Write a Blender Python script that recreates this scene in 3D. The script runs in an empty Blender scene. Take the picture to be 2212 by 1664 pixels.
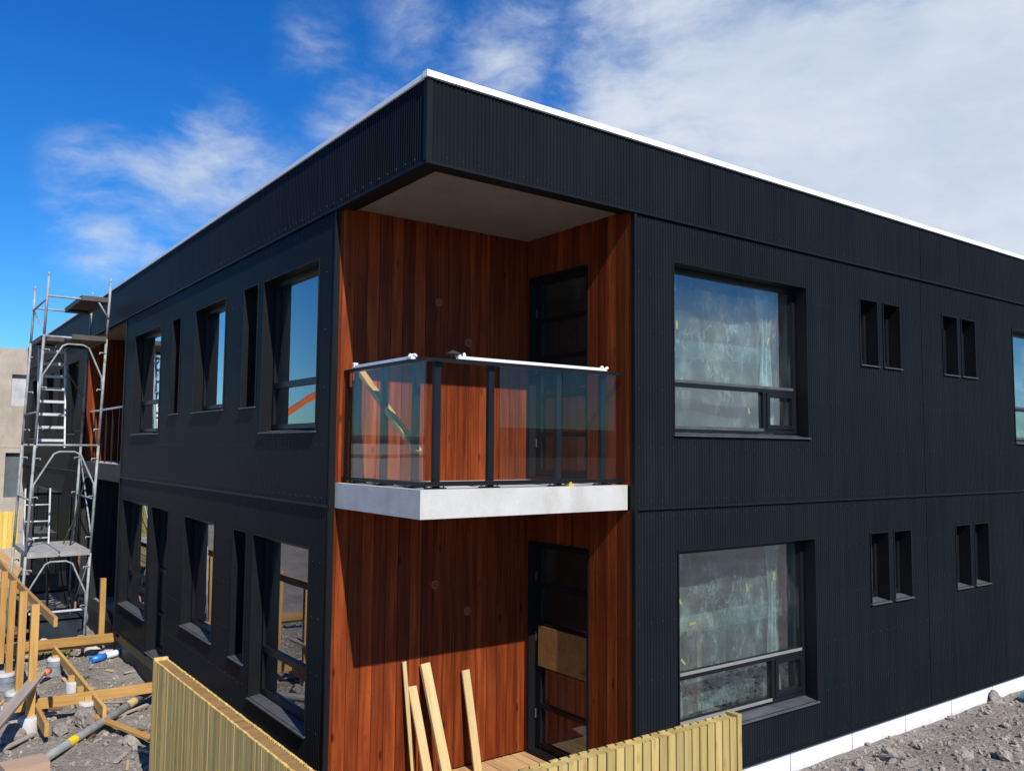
import bpy, math, random
from mathutils import Matrix, Vector, noise as mnoise
random.seed(7)
scene = bpy.context.scene
COL = scene.collection
R = math.radians

# ------------------------------------------------------------------ camera
CAM = Vector((-3.5612, -6.0846, 3.5928))
YAW, PIT, ROL, FPX = 0.6332, 0.0752, 0.0086, 1832.95      # FPX for a 2211 px wide picture
fw = Vector((math.sin(YAW)*math.cos(PIT), math.cos(YAW)*math.cos(PIT), math.sin(PIT)))
rt0 = Vector((math.cos(YAW), -math.sin(YAW), 0)); up0 = rt0.cross(fw)
rt = rt0*math.cos(ROL) + up0*math.sin(ROL); up = up0*math.cos(ROL) - rt0*math.sin(ROL)
cd = bpy.data.cameras.new('camera'); cam = bpy.data.objects.new('camera', cd); COL.objects.link(cam)
cam.matrix_world = Matrix(((rt.x, up.x, -fw.x, CAM.x), (rt.y, up.y, -fw.y, CAM.y), (rt.z, up.z, -fw.z, CAM.z), (0, 0, 0, 1)))
cd.sensor_width = 36; cd.lens = 36*FPX/2211.0; cd.clip_start = 0.05; cd.clip_end = 5000
scene.camera = cam

def ray(u, v): return fw + rt*((u-1105.5)/FPX) - up*((v-832)/FPX)
def at(u, v, z):                      # where the sight line meets the level z (for laying things on the ground)
    d = ray(u, v); t = (z-CAM.z)/d.z; return CAM + d*t
def aty(u, v, y):
    d = ray(u, v); t = (y-CAM.y)/d.y; return CAM + d*t
def atx(u, v, x):
    d = ray(u, v); t = (x-CAM.x)/d.x; return CAM + d*t

# ------------------------------------------------------------------ sun, sky, exposure
SUN_TRAVEL = Vector((0.145, 1.0, -0.95)).normalized()
sl = bpy.data.lights.new('sun', 'SUN'); sun = bpy.data.objects.new('sun', sl); COL.objects.link(sun)
sl.energy = 5.0; sl.angle = R(0.5); sl.color = (1.0, 0.95, 0.87)
sun.rotation_euler = SUN_TRAVEL.to_track_quat('-Z', 'Y').to_euler()
SKY_STRENGTH = 0.075
world = bpy.data.worlds.new('World'); scene.world = world; world.use_nodes = True
nt = world.node_tree
for n in list(nt.nodes): nt.nodes.remove(n)
def wn(t, **k):
    n = nt.nodes.new(t)
    for a, b in k.items(): setattr(n, a, b)
    return n
def wl(a, b): nt.links.new(a, b)
def wmath(op, a, b=None, c=None, clamp=False):
    n = wn('ShaderNodeMath', operation=op, use_clamp=clamp)
    for i, x in enumerate((a, b, c)):
        if x is None: continue
        if isinstance(x, (int, float)): n.inputs[i].default_value = x
        else: wl(x, n.inputs[i])
    return n.outputs[0]
sky = wn('ShaderNodeTexSky', sky_type='NISHITA'); sky.sun_disc = False
sky.sun_elevation = math.asin(-SUN_TRAVEL.z); sky.sun_rotation = math.atan2(-SUN_TRAVEL.x, -SUN_TRAVEL.y)
sky.air_density = 1.0; sky.dust_density = 0.3; sky.ozone_density = 3.0; sky.altitude = 50
hsv = wn('ShaderNodeHueSaturation'); hsv.inputs['Saturation'].default_value = 1.38; hsv.inputs['Value'].default_value = 1.0
wl(sky.outputs[0], hsv.inputs['Color'])
tint = wn('ShaderNodeMix', data_type='RGBA', blend_type='MULTIPLY'); tint.inputs[0].default_value = 1.0
wl(hsv.outputs[0], tint.inputs[6]); tint.inputs[7].default_value = (0.65, 1.16, 1.60, 1)
tc = wn('ShaderNodeTexCoord'); DIR = tc.outputs['Generated']
# warp the direction a little so that cloud outlines are ragged
nz = wn('ShaderNodeTexNoise'); nz.inputs['Scale'].default_value = 3.2; nz.inputs['Detail'].default_value = 5; wl(DIR, nz.inputs['Vector'])
sub = wn('ShaderNodeVectorMath', operation='SUBTRACT'); wl(nz.outputs['Color'], sub.inputs[0]); sub.inputs[1].default_value = (.5, .5, .5)
scl = wn('ShaderNodeVectorMath', operation='SCALE'); wl(sub.outputs[0], scl.inputs[0]); scl.inputs['Scale'].default_value = 0.13
add = wn('ShaderNodeVectorMath', operation='ADD'); wl(DIR, add.inputs[0]); wl(scl.outputs[0], add.inputs[1]); WD = add.outputs[0]
blobs = [((1950, 300), .36, 1.35), ((1640, 130), .26, 1.05), ((2300, 560), .26, 1.2), ((1350, 230), .17, .85), ((2150, -50), .3, 1.0),
         ((1080, 130), .15, .62), ((900, 60), .11, .38), ((660, 75), .07, .36), ((800, 250), .11, .50),
         ((420, 385), .14, .78), ((560, 440), .11, .74), ((340, 330), .08, .58), ((200, 370), .07, .48), ((225, 500), .085, .60), ((330, 560), .05, .42),
         ((2700, 900), .5, 1.2), ((1600.5, 850), .15, .9), ((1850.5, 880), .20, 1.0)]
tot = None
for (u, v), rad, w in blobs:
    d = ray(abs(u), v).normalized() if u > -5000 else None
    if u in (1600.5, 1850.5): d.y = -d.y                       # cloud behind the camera, mirrored in the right hand windows
    dn = wn('ShaderNodeVectorMath', operation='DISTANCE'); wl(WD, dn.inputs[0]); dn.inputs[1].default_value = d
    f = wmath('MULTIPLY_ADD', dn.outputs['Value'], -1.0/rad, 1.0)
    f = wmath('MULTIPLY', wmath('MAXIMUM', f, 0.0), w)
    tot = f if tot is None else wmath('MAXIMUM', tot, f)
# scattered cloud elsewhere (behind the camera, seen in the glass)
def stretched(scale, detail, rough, st):
    mp = wn('ShaderNodeMapping'); mp.inputs['Scale'].default_value = st; mp.inputs['Rotation'].default_value = (0, 0, -YAW); wl(WD, mp.inputs['Vector'])
    t = wn('ShaderNodeTexNoise'); t.inputs['Scale'].default_value = scale; t.inputs['Detail'].default_value = detail; t.inputs['Roughness'].default_value = rough
    wl(mp.outputs[0], t.inputs['Vector']); return t.outputs['Fac']
fine = stretched(6.0, 10, .62, (1, .8, 2.4)); big = stretched(2.2, 5, .5, (1, 1, 1.5))
n1 = wmath('SUBTRACT', fine, .5); n2 = wmath('SUBTRACT', big, .5)
dens = wmath('ADD', wmath('MULTIPLY', tot, 1.15), wmath('MULTIPLY', wmath('ADD', wmath('MULTIPLY', n1, wmath('MULTIPLY_ADD', tot, -.9, 2.2)), wmath('MULTIPLY', n2, .9)), wmath('MINIMUM', wmath('MULTIPLY', tot, 3.0), 1.0)))
mr = wn('ShaderNodeMapRange', interpolation_type='SMOOTHSTEP'); wl(dens, mr.inputs['Value'])
mr.inputs['From Min'].default_value = 0.06; mr.inputs['From Max'].default_value = 0.98; mr.inputs['To Max'].default_value = 0.93
cm = wn('ShaderNodeMix', data_type='RGBA'); wl(mr.outputs[0], cm.inputs[0]); wl(tint.outputs[2], cm.inputs[6])
cr_ = wn('ShaderNodeMix', data_type='RGBA'); wl(wmath('MULTIPLY_ADD', wmath('ADD', n1, n2), 1.3, .66, True), cr_.inputs[0]); k = .82/SKY_STRENGTH
cr_.inputs[6].default_value = (.40*k, .53*k, .70*k, 1); cr_.inputs[7].default_value = (.78*k, .83*k, .90*k, 1)
wl(cr_.outputs[2], cm.inputs[7])
bg = wn('ShaderNodeBackground'); bg.inputs['Strength'].default_value = SKY_STRENGTH; wl(cm.outputs[2], bg.inputs['Color'])
wo = wn('ShaderNodeOutputWorld'); wl(bg.outputs[0], wo.inputs['Surface'])
vs = scene.view_settings; vs.view_transform = 'Standard'; vs.look = 'None'; vs.gamma = 1; vs.exposure = 0.3; vs.use_curve_mapping = False
scene.cycles.max_bounces = 8; scene.cycles.transparent_max_bounces = 16

# ------------------------------------------------------------------ materials
def new_mat(name):
    m = bpy.data.materials.new(name); m.use_nodes = True
    t = m.node_tree; b = t.nodes['Principled BSDF']; return m, t, b
def nd(t, ty, **k):
    n = t.nodes.new(ty)
    for a, b in k.items(): setattr(n, a, b)
    return n
def coords(t, scale=(1, 1, 1), rot=(0, 0, 0), rnd=False):
    c = nd(t, 'ShaderNodeTexCoord'); mp = nd(t, 'ShaderNodeMapping'); mp.inputs['Scale'].default_value = scale; mp.inputs['Rotation'].default_value = rot
    t.links.new(c.outputs['Object'], mp.inputs['Vector'])
    if rnd:
        oi = nd(t, 'ShaderNodeObjectInfo'); m = nd(t, 'ShaderNodeMath', operation='MULTIPLY'); m.inputs[1].default_value = 37.0
        t.links.new(oi.outputs['Random'], m.inputs[0])
        cx = nd(t, 'ShaderNodeCombineXYZ')
        for i in range(3): t.links.new(m.outputs[0], cx.inputs[i])
        t.links.new(cx.outputs[0], mp.inputs['Location'])
    return mp.outputs[0]
def tnoise(t, vec, scale, detail=4, rough=.55):
    n = nd(t, 'ShaderNodeTexNoise'); n.inputs['Scale'].default_value = scale; n.inputs['Detail'].default_value = detail; n.inputs['Roughness'].default_value = rough
    t.links.new(vec, n.inputs['Vector']); return n.outputs['Fac']
def ramp(t, fac, stops):
    r = nd(t, 'ShaderNodeValToRGB'); e = r.color_ramp.elements
    while len(e) < len(stops): e.new(.5)
    for i, (p, c) in enumerate(stops):
        e[i].position = p; e[i].color = (*c, 1) if len(c) == 3 else c
    t.links.new(fac, r.inputs[0]); return r.outputs[0]
def mixc(t, fac, a, b, mode='MIX'):
    m = nd(t, 'ShaderNodeMix', data_type='RGBA', blend_type=mode)
    for s, x in ((0, fac), (6, a), (7, b)):
        if isinstance(x, (int, float)): m.inputs[s].default_value = x
        elif isinstance(x, tuple): m.inputs[s].default_value = (*x, 1) if len(x) == 3 else x
        else: t.links.new(x, m.inputs[s])
    return m.outputs[2]
def maths(t, op, a, b=None, c=None):
    n = nd(t, 'ShaderNodeMath', operation=op)
    for i, x in enumerate((a, b, c)):
        if x is None: continue
        if isinstance(x, (int, float)): n.inputs[i].default_value = x
        else: t.links.new(x, n.inputs[i])
    return n.outputs[0]
def bump(t, b, h, strength=.4, dist=.01):
    n = nd(t, 'ShaderNodeBump'); n.inputs['Strength'].default_value = strength; n.inputs['Distance'].default_value = dist
    t.links.new(h, n.inputs['Height']); t.links.new(n.outputs[0], b.inputs['Normal'])
def simple(name, col, rough=.6, metal=0.0, var=.25, scale=6.0, bmp=0.0, spec=.5, bscale=None, rnd=False):
    m, t, b = new_mat(name)
    v = coords(t, rnd=rnd); n = tnoise(t, v, scale, 6)
    lo = tuple(c*(1-var) for c in col); hi = tuple(min(1, c*(1+var)) for c in col)
    t.links.new(ramp(t, n, [(.3, lo), (.7, hi)]), b.inputs['Base Color'])
    b.inputs['Roughness'].default_value = rough; b.inputs['Metallic'].default_value = metal; b.inputs['Specular IOR Level'].default_value = spec
    if bmp: bump(t, b, tnoise(t, v, bscale or scale*6, 5), bmp, .01)
    return m
M = {}
def cladding_mat():
    m, t, b = new_mat('black_cladding')
    v = coords(t); n = tnoise(t, v, .8, 5); st = tnoise(t, coords(t, (9, 9, .5)), 1.0, 4)
    # each sheet a shade of its own
    n3 = maths(t, 'MULTIPLY_ADD', st, .5, maths(t, 'MULTIPLY', n, .5))
    t.links.new(ramp(t, n3, [(.28, (.0092, .0122, .0160)), (.5, (.0124, .0154, .0192)), (.72, (.0172, .0192, .0220))]), b.inputs['Base Color'])
    t.links.new(maths(t, 'MULTIPLY_ADD', n3, .25, .20), b.inputs['Roughness'])
    b.inputs['Specular IOR Level'].default_value = .02
    return m
M['clad'] = cladding_mat()
M['trim'] = simple('black_trim', (.0085, .0095, .011), .5, 0, .15, 3, spec=.14)
M['frame'] = simple('black_window_frame', (.009, .010, .012), .4, 0, .1, 3, spec=.2)
M['sill'] = simple('dark_sill', (.075, .077, .084), .5, 0, .25, 8)
M['bead'] = simple('sunlit_ledge_bead', (.24, .23, .21), .5, 0, .1)
M['screw'] = simple('screw_head', (.040, .041, .044), .5, 0, .2, 5, spec=.25)
M['white_flash'] = simple('white_flashing', (.86, .87, .90), .4, 0, .03, 3)
def insulation_mat():
    m, t, b = new_mat('white_insulation')
    v = coords(t); n = tnoise(t, v, 2.5, 6); g = nd(t, 'ShaderNodeSeparateXYZ'); t.links.new(v, g.inputs[0])
    dirt = maths(t, 'MULTIPLY_ADD', g.outputs[2], -5.0, maths(t, 'MULTIPLY_ADD', tnoise(t, v, 7, 6, .65), 1.6, -.42))
    c = ramp(t, n, [(.3, (.78, .78, .79)), (.7, (.88, .88, .88))])
    t.links.new(mixc(t, maths(t, 'MULTIPLY', maths(t, 'MAXIMUM', maths(t, 'MINIMUM', dirt, 1.0), 0.0), .75), c, (.34, .30, .26)), b.inputs['Base Color'])
    b.inputs['Roughness'].default_value = .85; bump(t, b, tnoise(t, v, 140, 3), .15, .004); return m
M['xps'] = insulation_mat()
def concrete_mat(name, lo, hi, stain=(.3, .28, .25), amount=.5):
    m, t, b = new_mat(name); v = coords(t)
    n = tnoise(t, v, 2.2, 8, .6); f = tnoise(t, v, 45, 4)
    c = ramp(t, n, [(.3, lo), (.68, hi)])
    s = ramp(t, tnoise(t, coords(t, (1.3, 1.3, .5)), 2.0, 6), [(.5, (0, 0, 0)), (.75, (1, 1, 1))])
    c = mixc(t, maths(t, 'MULTIPLY', s, amount), c, stain)
    c = mixc(t, .25, c, ramp(t, f, [(.3, lo), (.7, hi)]))
    t.links.new(c, b.inputs['Base Color']); b.inputs['Roughness'].default_value = .88; bump(t, b, f, .25, .006); return m
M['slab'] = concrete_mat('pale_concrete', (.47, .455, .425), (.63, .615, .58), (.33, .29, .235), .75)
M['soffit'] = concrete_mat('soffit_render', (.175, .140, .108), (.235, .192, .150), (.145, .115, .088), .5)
M['beige'] = concrete_mat('beige_render', (.34, .29, .235), (.50, .435, .36), (.25, .235, .215), .85)
M['room'] = simple('grey_interior', (.32, .33, .33), .9, 0, .25, 1.2)
M['room_floor'] = simple('screed_floor', (.25, .25, .25), .9, 0, .25, 2)

def stained_wood():
    m, t, b = new_mat('stained_wood')
    g = nd(t, 'ShaderNodeSeparateXYZ'); t.links.new(coords(t), g.inputs[0])
    s = maths(t, 'ADD', g.outputs[0], g.outputs[1])
    idx = maths(t, 'FLOOR', maths(t, 'DIVIDE', s, .14))
    wnz = nd(t, 'ShaderNodeTexWhiteNoise', noise_dimensions='1D'); t.links.new(idx, wnz.inputs['W']); rnd = wnz.outputs['Value']
    off = nd(t, 'ShaderNodeCombineXYZ'); t.links.new(maths(t, 'MULTIPLY', rnd, 13), off.inputs[2]); t.links.new(maths(t, 'MULTIPLY', rnd, 5), off.inputs[0])
    va = nd(t, 'ShaderNodeVectorMath', operation='ADD'); t.links.new(coords(t, (1, 1, 1)), va.inputs[0]); t.links.new(off.outputs[0], va.inputs[1])
    def st(sc):
        mp = nd(t, 'ShaderNodeMapping'); mp.inputs['Scale'].default_value = sc; t.links.new(va.outputs[0], mp.inputs['Vector']); return mp.outputs[0]
    grain = tnoise(t, st((26, 26, 1.3)), 1.0, 7, .62); broad = tnoise(t, st((7, 7, 1.1)), 1.0, 4, .5)
    base = ramp(t, maths(t, 'MULTIPLY_ADD', grain, .65, maths(t, 'MULTIPLY', broad, .35)), [(.25, (.078, .0138, .0045)), (.47, (.175, .0345, .0090)), (.64, (.280, .0620, .0150)), (.82, (.45, .118, .029))])
    tone = ramp(t, rnd, [(0, (.58, .53, .50)), (.5, (.86, .84, .82)), (1, (1.14, 1.14, 1.12))])
    c = mixc(t, 1.0, base, tone, 'MULTIPLY')
    vo = nd(t, 'ShaderNodeTexVoronoi', feature='F1'); vo.inputs['Scale'].default_value = 1.0; t.links.new(st((6.6, 6.6, 2.6)), vo.inputs['Vector'])
    kn = ramp(t, vo.outputs['Distance'], [(.07, (1, 1, 1)), (.17, (0, 0, 0))])
    kc = ramp(t, vo.outputs['Color'], [(.52, (0, 0, 0)), (.54, (1, 1, 1))])
    c = mixc(t, maths(t, 'MULTIPLY', maths(t, 'MULTIPLY', kn, kc), .85), c, (.030, .007, .003))
    dk = ramp(t, tnoise(t, st((16, 16, .35)), 1.0, 5, .6), [(.42, (1, 1, 1)), (.62, (.42, .36, .34))]); c = mixc(t, .5, c, dk, 'MULTIPLY')
    t.links.new(c, b.inputs['Base Color']); b.inputs['Roughness'].default_value = .6; b.inputs['Specular IOR Level'].default_value = .10
    bump(t, b, grain, .25, .004); return m
M['wood'] = stained_wood()
def lumber(name, c0, c1, c2, vary=.3, knots=True, green=0.0):
    m, t, b = new_mat(name)
    oi = nd(t, 'ShaderNodeObjectInfo'); v = coords(t, (1.1, 13, 13), rnd=True)
    g = tnoise(t, v, 1.6, 7, .62); w = tnoise(t, coords(t, (.8, 3, 3), rnd=True), 2, 4)
    c = ramp(t, maths(t, 'MULTIPLY_ADD', g, .7, maths(t, 'MULTIPLY', w, .3)), [(.3, c0), (.5, c1), (.72, c2)])
    tone = ramp(t, oi.outputs['Random'], [(0, (1-vary, 1-vary*1.1, 1-vary*1.2)), (1, (1.08, 1.08, 1.08))])
    c = mixc(t, 1.0, c, tone, 'MULTIPLY')
    if knots:
        vo = nd(t, 'ShaderNodeTexVoronoi', feature='F1'); vo.inputs['Scale'].default_value = 1.0; t.links.new(coords(t, (2.6, 9, 9), rnd=True), vo.inputs['Vector'])
        kn = ramp(t, vo.outputs['Distance'], [(.06, (1, 1, 1)), (.16, (0, 0, 0))])
        kc = ramp(t, vo.outputs['Color'], [(.6, (0, 0, 0)), (.62, (1, 1, 1))])
        c = mixc(t, maths(t, 'MULTIPLY', maths(t, 'MULTIPLY', kn, kc), .6), c, (.16, .075, .025))
    if green: c = mixc(t, green, c, (.20, .22, .09))
    t.links.new(c, b.inputs['Base Color']); b.inputs['Roughness'].default_value = .65; b.inputs['Specular IOR Level'].default_value = .3
    bump(t, b, g, .2, .003); return m
M['pine'] = lumber('treated_pine', (.40, .21, .055), (.56, .32, .095), (.66, .41, .15))
M['pine_pale'] = lumber('pale_pine', (.46, .32, .135), (.56, .42, .20), (.64, .50, .27), .15)
M['deck'] = lumber('deck_boards', (.42, .25, .11), (.55, .35, .17), (.64, .43, .23), .2)
M['ringwood'] = simple('bare_wood_ring', (.36, .10, .03), .6)
M['greywood'] = lumber('weathered_grey_wood', (.30, .25, .22), (.40, .34, .30), (.48, .42, .38), .2, False)
M['brownwood'] = lumber('brown_scrap_wood', (.13, .06, .03), (.21, .10, .05), (.28, .15, .08), .3, False)
M['pinkwood'] = lumber('pinkish_shuttering_ply', (.40, .26, .18), (.47, .32, .23), (.52, .37, .27), .1, False)
M['ply'] = lumber('plywood', (.20, .095, .03), (.28, .14, .045), (.34, .18, .065), .1, False)
def fence_mat(name, lo, mid, hi, green, pitch, axis):
    m, t, b = new_mat(name); v = coords(t)
    g = nd(t, 'ShaderNodeSeparateXYZ'); t.links.new(v, g.inputs[0])
    idx = maths(t, 'FLOOR', maths(t, 'DIVIDE', g.outputs[axis], pitch))
    wz = nd(t, 'ShaderNodeTexWhiteNoise', noise_dimensions='1D'); t.links.new(idx, wz.inputs['W'])
    off = nd(t, 'ShaderNodeCombineXYZ'); t.links.new(maths(t, 'MULTIPLY', wz.outputs['Value'], 19), off.inputs[2])
    va = nd(t, 'ShaderNodeVectorMath', operation='ADD'); t.links.new(v, va.inputs[0]); t.links.new(off.outputs[0], va.inputs[1])
    mp = nd(t, 'ShaderNodeMapping'); mp.inputs['Scale'].default_value = (24, 24, 1.5); t.links.new(va.outputs[0], mp.inputs['Vector'])
    gr = tnoise(t, mp.outputs[0], 1, 7, .6)
    mp2 = nd(t, 'ShaderNodeMapping'); mp2.inputs['Scale'].default_value = (9, 9, 3.2); t.links.new(va.outputs[0], mp2.inputs['Vector'])
    c = ramp(t, gr, [(.3, lo), (.5, mid), (.7, hi)])
    c = mixc(t, 1.0, c, ramp(t, wz.outputs['Value'], [(0, (.72, .72, .70)), (1, (1.1, 1.1, 1.1))]), 'MULTIPLY')
    vo = nd(t, 'ShaderNodeTexVoronoi', feature='F1'); vo.inputs['Scale'].default_value = 1; t.links.new(mp2.outputs[0], vo.inputs['Vector'])
    kn = ramp(t, vo.outputs['Distance'], [(.05, (1, 1, 1)), (.2, (0, 0, 0))]); kc = ramp(t, vo.outputs['Color'], [(.55, (0, 0, 0)), (.57, (1, 1, 1))])
    c = mixc(t, maths(t, 'MULTIPLY', maths(t, 'MULTIPLY', kn, kc), .6), c, (.30, .17, .06))
    st = ramp(t, tnoise(t, coords(t, (14, 14, .5)), 1, 5), [(.42, (0, 0, 0)), (.7, (1, 1, 1))])
    c = mixc(t, maths(t, 'MULTIPLY', st, green), c, (.22, .20, .06))
    t.links.new(c, b.inputs['Base Color']); b.inputs['Roughness'].default_value = .7; b.inputs['Specular IOR Level'].default_value = .25
    bump(t, b, gr, .25, .004); return m
M['fence_r'] = fence_mat('fence_boards', (.42, .29, .095), (.53, .39, .14), (.60, .46, .19), .25, .1, 0)
M['fence_l'] = fence_mat('weathered_fence_boards', (.60, .385, .110), (.74, .50, .165), (.90, .64, .245), .28, .048, 1)
M['fence_y'] = fence_mat('yellow_fence_boards', (.62, .42, .07), (.74, .53, .11), (.8, .6, .16), .1, .11, 0)
M['rail_brown'] = lumber('brown_fence_rail', (.20, .105, .035), (.29, .165, .06), (.36, .22, .085), .1, False)

def glass_mat(name, tint_, boost=1.0, rough=0.0, dirt=0.0, ior=1.52):
    m, t, b = new_mat(name); t.nodes.remove(b); o = t.nodes['Material Output']
    tr = nd(t, 'ShaderNodeBsdfTransparent'); tr.inputs[0].default_value = (*tint_, 1)
    gl = nd(t, 'ShaderNodeBsdfGlossy'); gl.inputs['Roughness'].default_value = rough; gl.inputs['Color'].default_value = (1, 1, 1, 1)
    lw = nd(t, 'ShaderNodeLayerWeight'); lw.inputs['Blend'].default_value = .5
    fr5 = maths(t, 'MULTIPLY_ADD', maths(t, 'POWER', lw.outputs['Facing'], 5.0), .96, .04)      # Schlick, the same from both sides
    v = coords(t); bp = nd(t, 'ShaderNodeBump'); bp.inputs['Strength'].default_value = .03; bp.inputs['Distance'].default_value = .02
    t.links.new(tnoise(t, v, 1.6, 1), bp.inputs['Height']); t.links.new(bp.outputs[0], gl.inputs['Normal'])
    f = maths(t, 'MINIMUM', maths(t, 'MULTIPLY', fr5, boost), 1.0)
    mx = nd(t, 'ShaderNodeMixShader'); t.links.new(f, mx.inputs[0]); t.links.new(tr.outputs[0], mx.inputs[1]); t.links.new(gl.outputs[0], mx.inputs[2])
    out = mx.outputs[0]
    if dirt:
        df = nd(t, 'ShaderNodeBsdfDiffuse'); df.inputs[0].default_value = (.55, .57, .57, 1)
        d = ramp(t, tnoise(t, coords(t, (2.2, 2.2, .8)), 1.5, 7, .62), [(.50, (0, 0, 0)), (.72, (dirt, dirt, dirt))])
        d = maths(t, 'ADD', d, dirt*.12)
        m2 = nd(t, 'ShaderNodeMixShader'); t.links.new(d, m2.inputs[0]); t.links.new(out, m2.inputs[1]); t.links.new(df.outputs[0], m2.inputs[2]); out = m2.outputs[0]
    t.links.new(out, o.inputs['Surface']); return m
M['glass'] = glass_mat('window_glass', (.78, .88, .86), 3.6, dirt=.07)
M['glass_left'] = glass_mat('window_glass_clean', (.66, .74, .75), 2.6)
M['glass_rail'] = glass_mat('balcony_glass', (.94, .95, .95), .55)
M['glass_door'] = glass_mat('door_glass', (.6, .66, .66), 2.2, dirt=.05)
def film_mat(name, opacity, tint_=(.70, .84, .83)):
    m, t, b = new_mat(name); t.nodes.remove(b); o = t.nodes['Material Output']
    tr = nd(t, 'ShaderNodeBsdfTransparent'); tr.inputs[0].default_value = (.93, .97, .96, 1)
    df = nd(t, 'ShaderNodeBsdfDiffuse'); df.inputs[0].default_value = (*tint_, 1)
    tl = nd(t, 'ShaderNodeBsdfTranslucent'); tl.inputs[0].default_value = (*tint_, 1)
    gl = nd(t, 'ShaderNodeBsdfGlossy'); gl.inputs['Roughness'].default_value = .18
    a = nd(t, 'ShaderNodeMixShader'); a.inputs[0].default_value = .3; t.links.new(df.outputs[0], a.inputs[1]); t.links.new(tl.outputs[0], a.inputs[2])
    a2 = nd(t, 'ShaderNodeMixShader'); a2.inputs[0].default_value = .22; t.links.new(a.outputs[0], a2.inputs[1]); t.links.new(gl.outputs[0], a2.inputs[2])
    w = nd(t, 'ShaderNodeMapping'); w.inputs['Scale'].default_value = (1.5, 1.5, 1.1); w.inputs['Rotation'].default_value = (0, .9, 0)
    tcn = nd(t, 'ShaderNodeTexCoord'); t.links.new(tcn.outputs['Object'], w.inputs['Vector'])
    n = tnoise(t, w.outputs[0], 2.4, 8, .65)
    f = ramp(t, n, [(.35, (opacity*.45,)*3), (.55, (opacity,)*3), (.68, (min(1, opacity*2.4),)*3)])
    w2 = nd(t, 'ShaderNodeMapping'); w2.inputs['Scale'].default_value = (2.6, 2.6, 1.0); w2.inputs['Rotation'].default_value = (.2, .75, 0); t.links.new(tcn.outputs['Object'], w2.inputs['Vector'])
    cz = maths(t, 'ABSOLUTE', maths(t, 'SUBTRACT', tnoise(t, w2.outputs[0], 1.7, 3, .55), .5))                       # sharp creases in the film
    f = maths(t, 'ADD', f, maths(t, 'MULTIPLY', ramp(t, cz, [(0, (1, 1, 1)), (.016, (0, 0, 0))]), .22))
    mx = nd(t, 'ShaderNodeMixShader'); t.links.new(f, mx.inputs[0]); t.links.new(tr.outputs[0], mx.inputs[1]); t.links.new(a2.outputs[0], mx.inputs[2])
    t.links.new(mx.outputs[0], o.inputs['Surface']); return m
M['film'] = film_mat('clear_plastic_film', .11); M['film_dense'] = film_mat('gathered_plastic_film', .30)
M['yellow_tape'] = simple('yellow_tape', (.62, .45, .08), .5, 0, .1)
M['galv'] = simple('galvanised_steel', (.40, .42, .42), .6, .15, .35, 7, rnd=True)
def galv_mat():
    m, t, b = new_mat('galvanised_steel'); v = coords(t, rnd=True)
    c = ramp(t, tnoise(t, v, 7, 6), [(.3, (.20, .215, .215)), (.7, (.40, .42, .42))])
    r = ramp(t, tnoise(t, v, 2.6, 5, .6), [(.60, (0, 0, 0)), (.66, (1, 1, 1))])
    t.links.new(mixc(t, r, c, (.22, .10, .05)), b.inputs['Base Color']); b.inputs['Roughness'].default_value = .65; b.inputs['Metallic'].default_value = .1
    return m
M['galv'] = galv_mat()
M['galv_rust'] = simple('rusty_steel', (.22, .12, .07), .7, .3, .4, 9)
M['alu'] = simple('aluminium', (.60, .61, .61), .5, .2, .15, 5)
M['deckplate'] = simple('grey_scaffold_board', (.32, .31, .30), .75, 0, .25, 6)
M['darkply'] = simple('dark_platform_ply', (.07, .065, .055), .7, 0, .3, 6)
M['white_plastic'] = simple('white_packing', (.82, .83, .86), .35, 0, .08, 20)
M['pile'] = concrete_mat('pile_concrete', (.45, .44, .42), (.62, .61, .59), (.3, .29, .27), .5)
M['duct'] = simple('grey_plastic_sleeve', (.22, .25, .28), .5, 0, .3, 10)
M['pipe'] = simple('grey_pipe', (.25, .255, .25), .5, 0, .25, 9)
M['pipe_yellow'] = simple('yellow_pipe_band', (.85, .60, .02), .5, 0, .08)
M['blue'] = simple('blue_pipe', (.02, .17, .62), .35, 0, .1)
M['orange'] = simple('orange_pipe', (.70, .20, .08), .45, 0, .15)
M['sack'] = simple('white_sack', (.46, .43, .40), .8, 0, .25, 8, .4)
M['felt'] = simple('grey_felt', (.17, .17, .18), .95, 0, .3, 9, .3)
M['tarp'] = simple('dark_blue_tarp', (.010, .016, .024), .7, 0, .4, 5, spec=.15)
M['dark_sheet'] = simple('black_sheet', (.012, .012, .014), .6, 0, .2, 5)
M['green'] = simple('weeds', (.13, .15, .035), .8, 0, .5, 20)
M['lift_orange'] = simple('orange_machine_paint', (.75, .16, .02), .4, 0, .1)
M['rubber'] = simple('black_rubber', (.02, .02, .02), .8)
M['white_paint'] = simple('white_wall_paint', (.7, .7, .69), .8, 0, .08)
M['wool'] = concrete_mat('torn_window_film', (.36, .37, .39), (.62, .62, .64), (.2, .21, .23), .7)
M['tarwin'] = concrete_mat('tarred_window_board', (.055, .07, .08), (.12, .14, .15), (.20, .18, .16), .6)
M['teal'] = simple('teal_plastic_scrap', (.05, .16, .18), .5, 0, .2)
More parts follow.
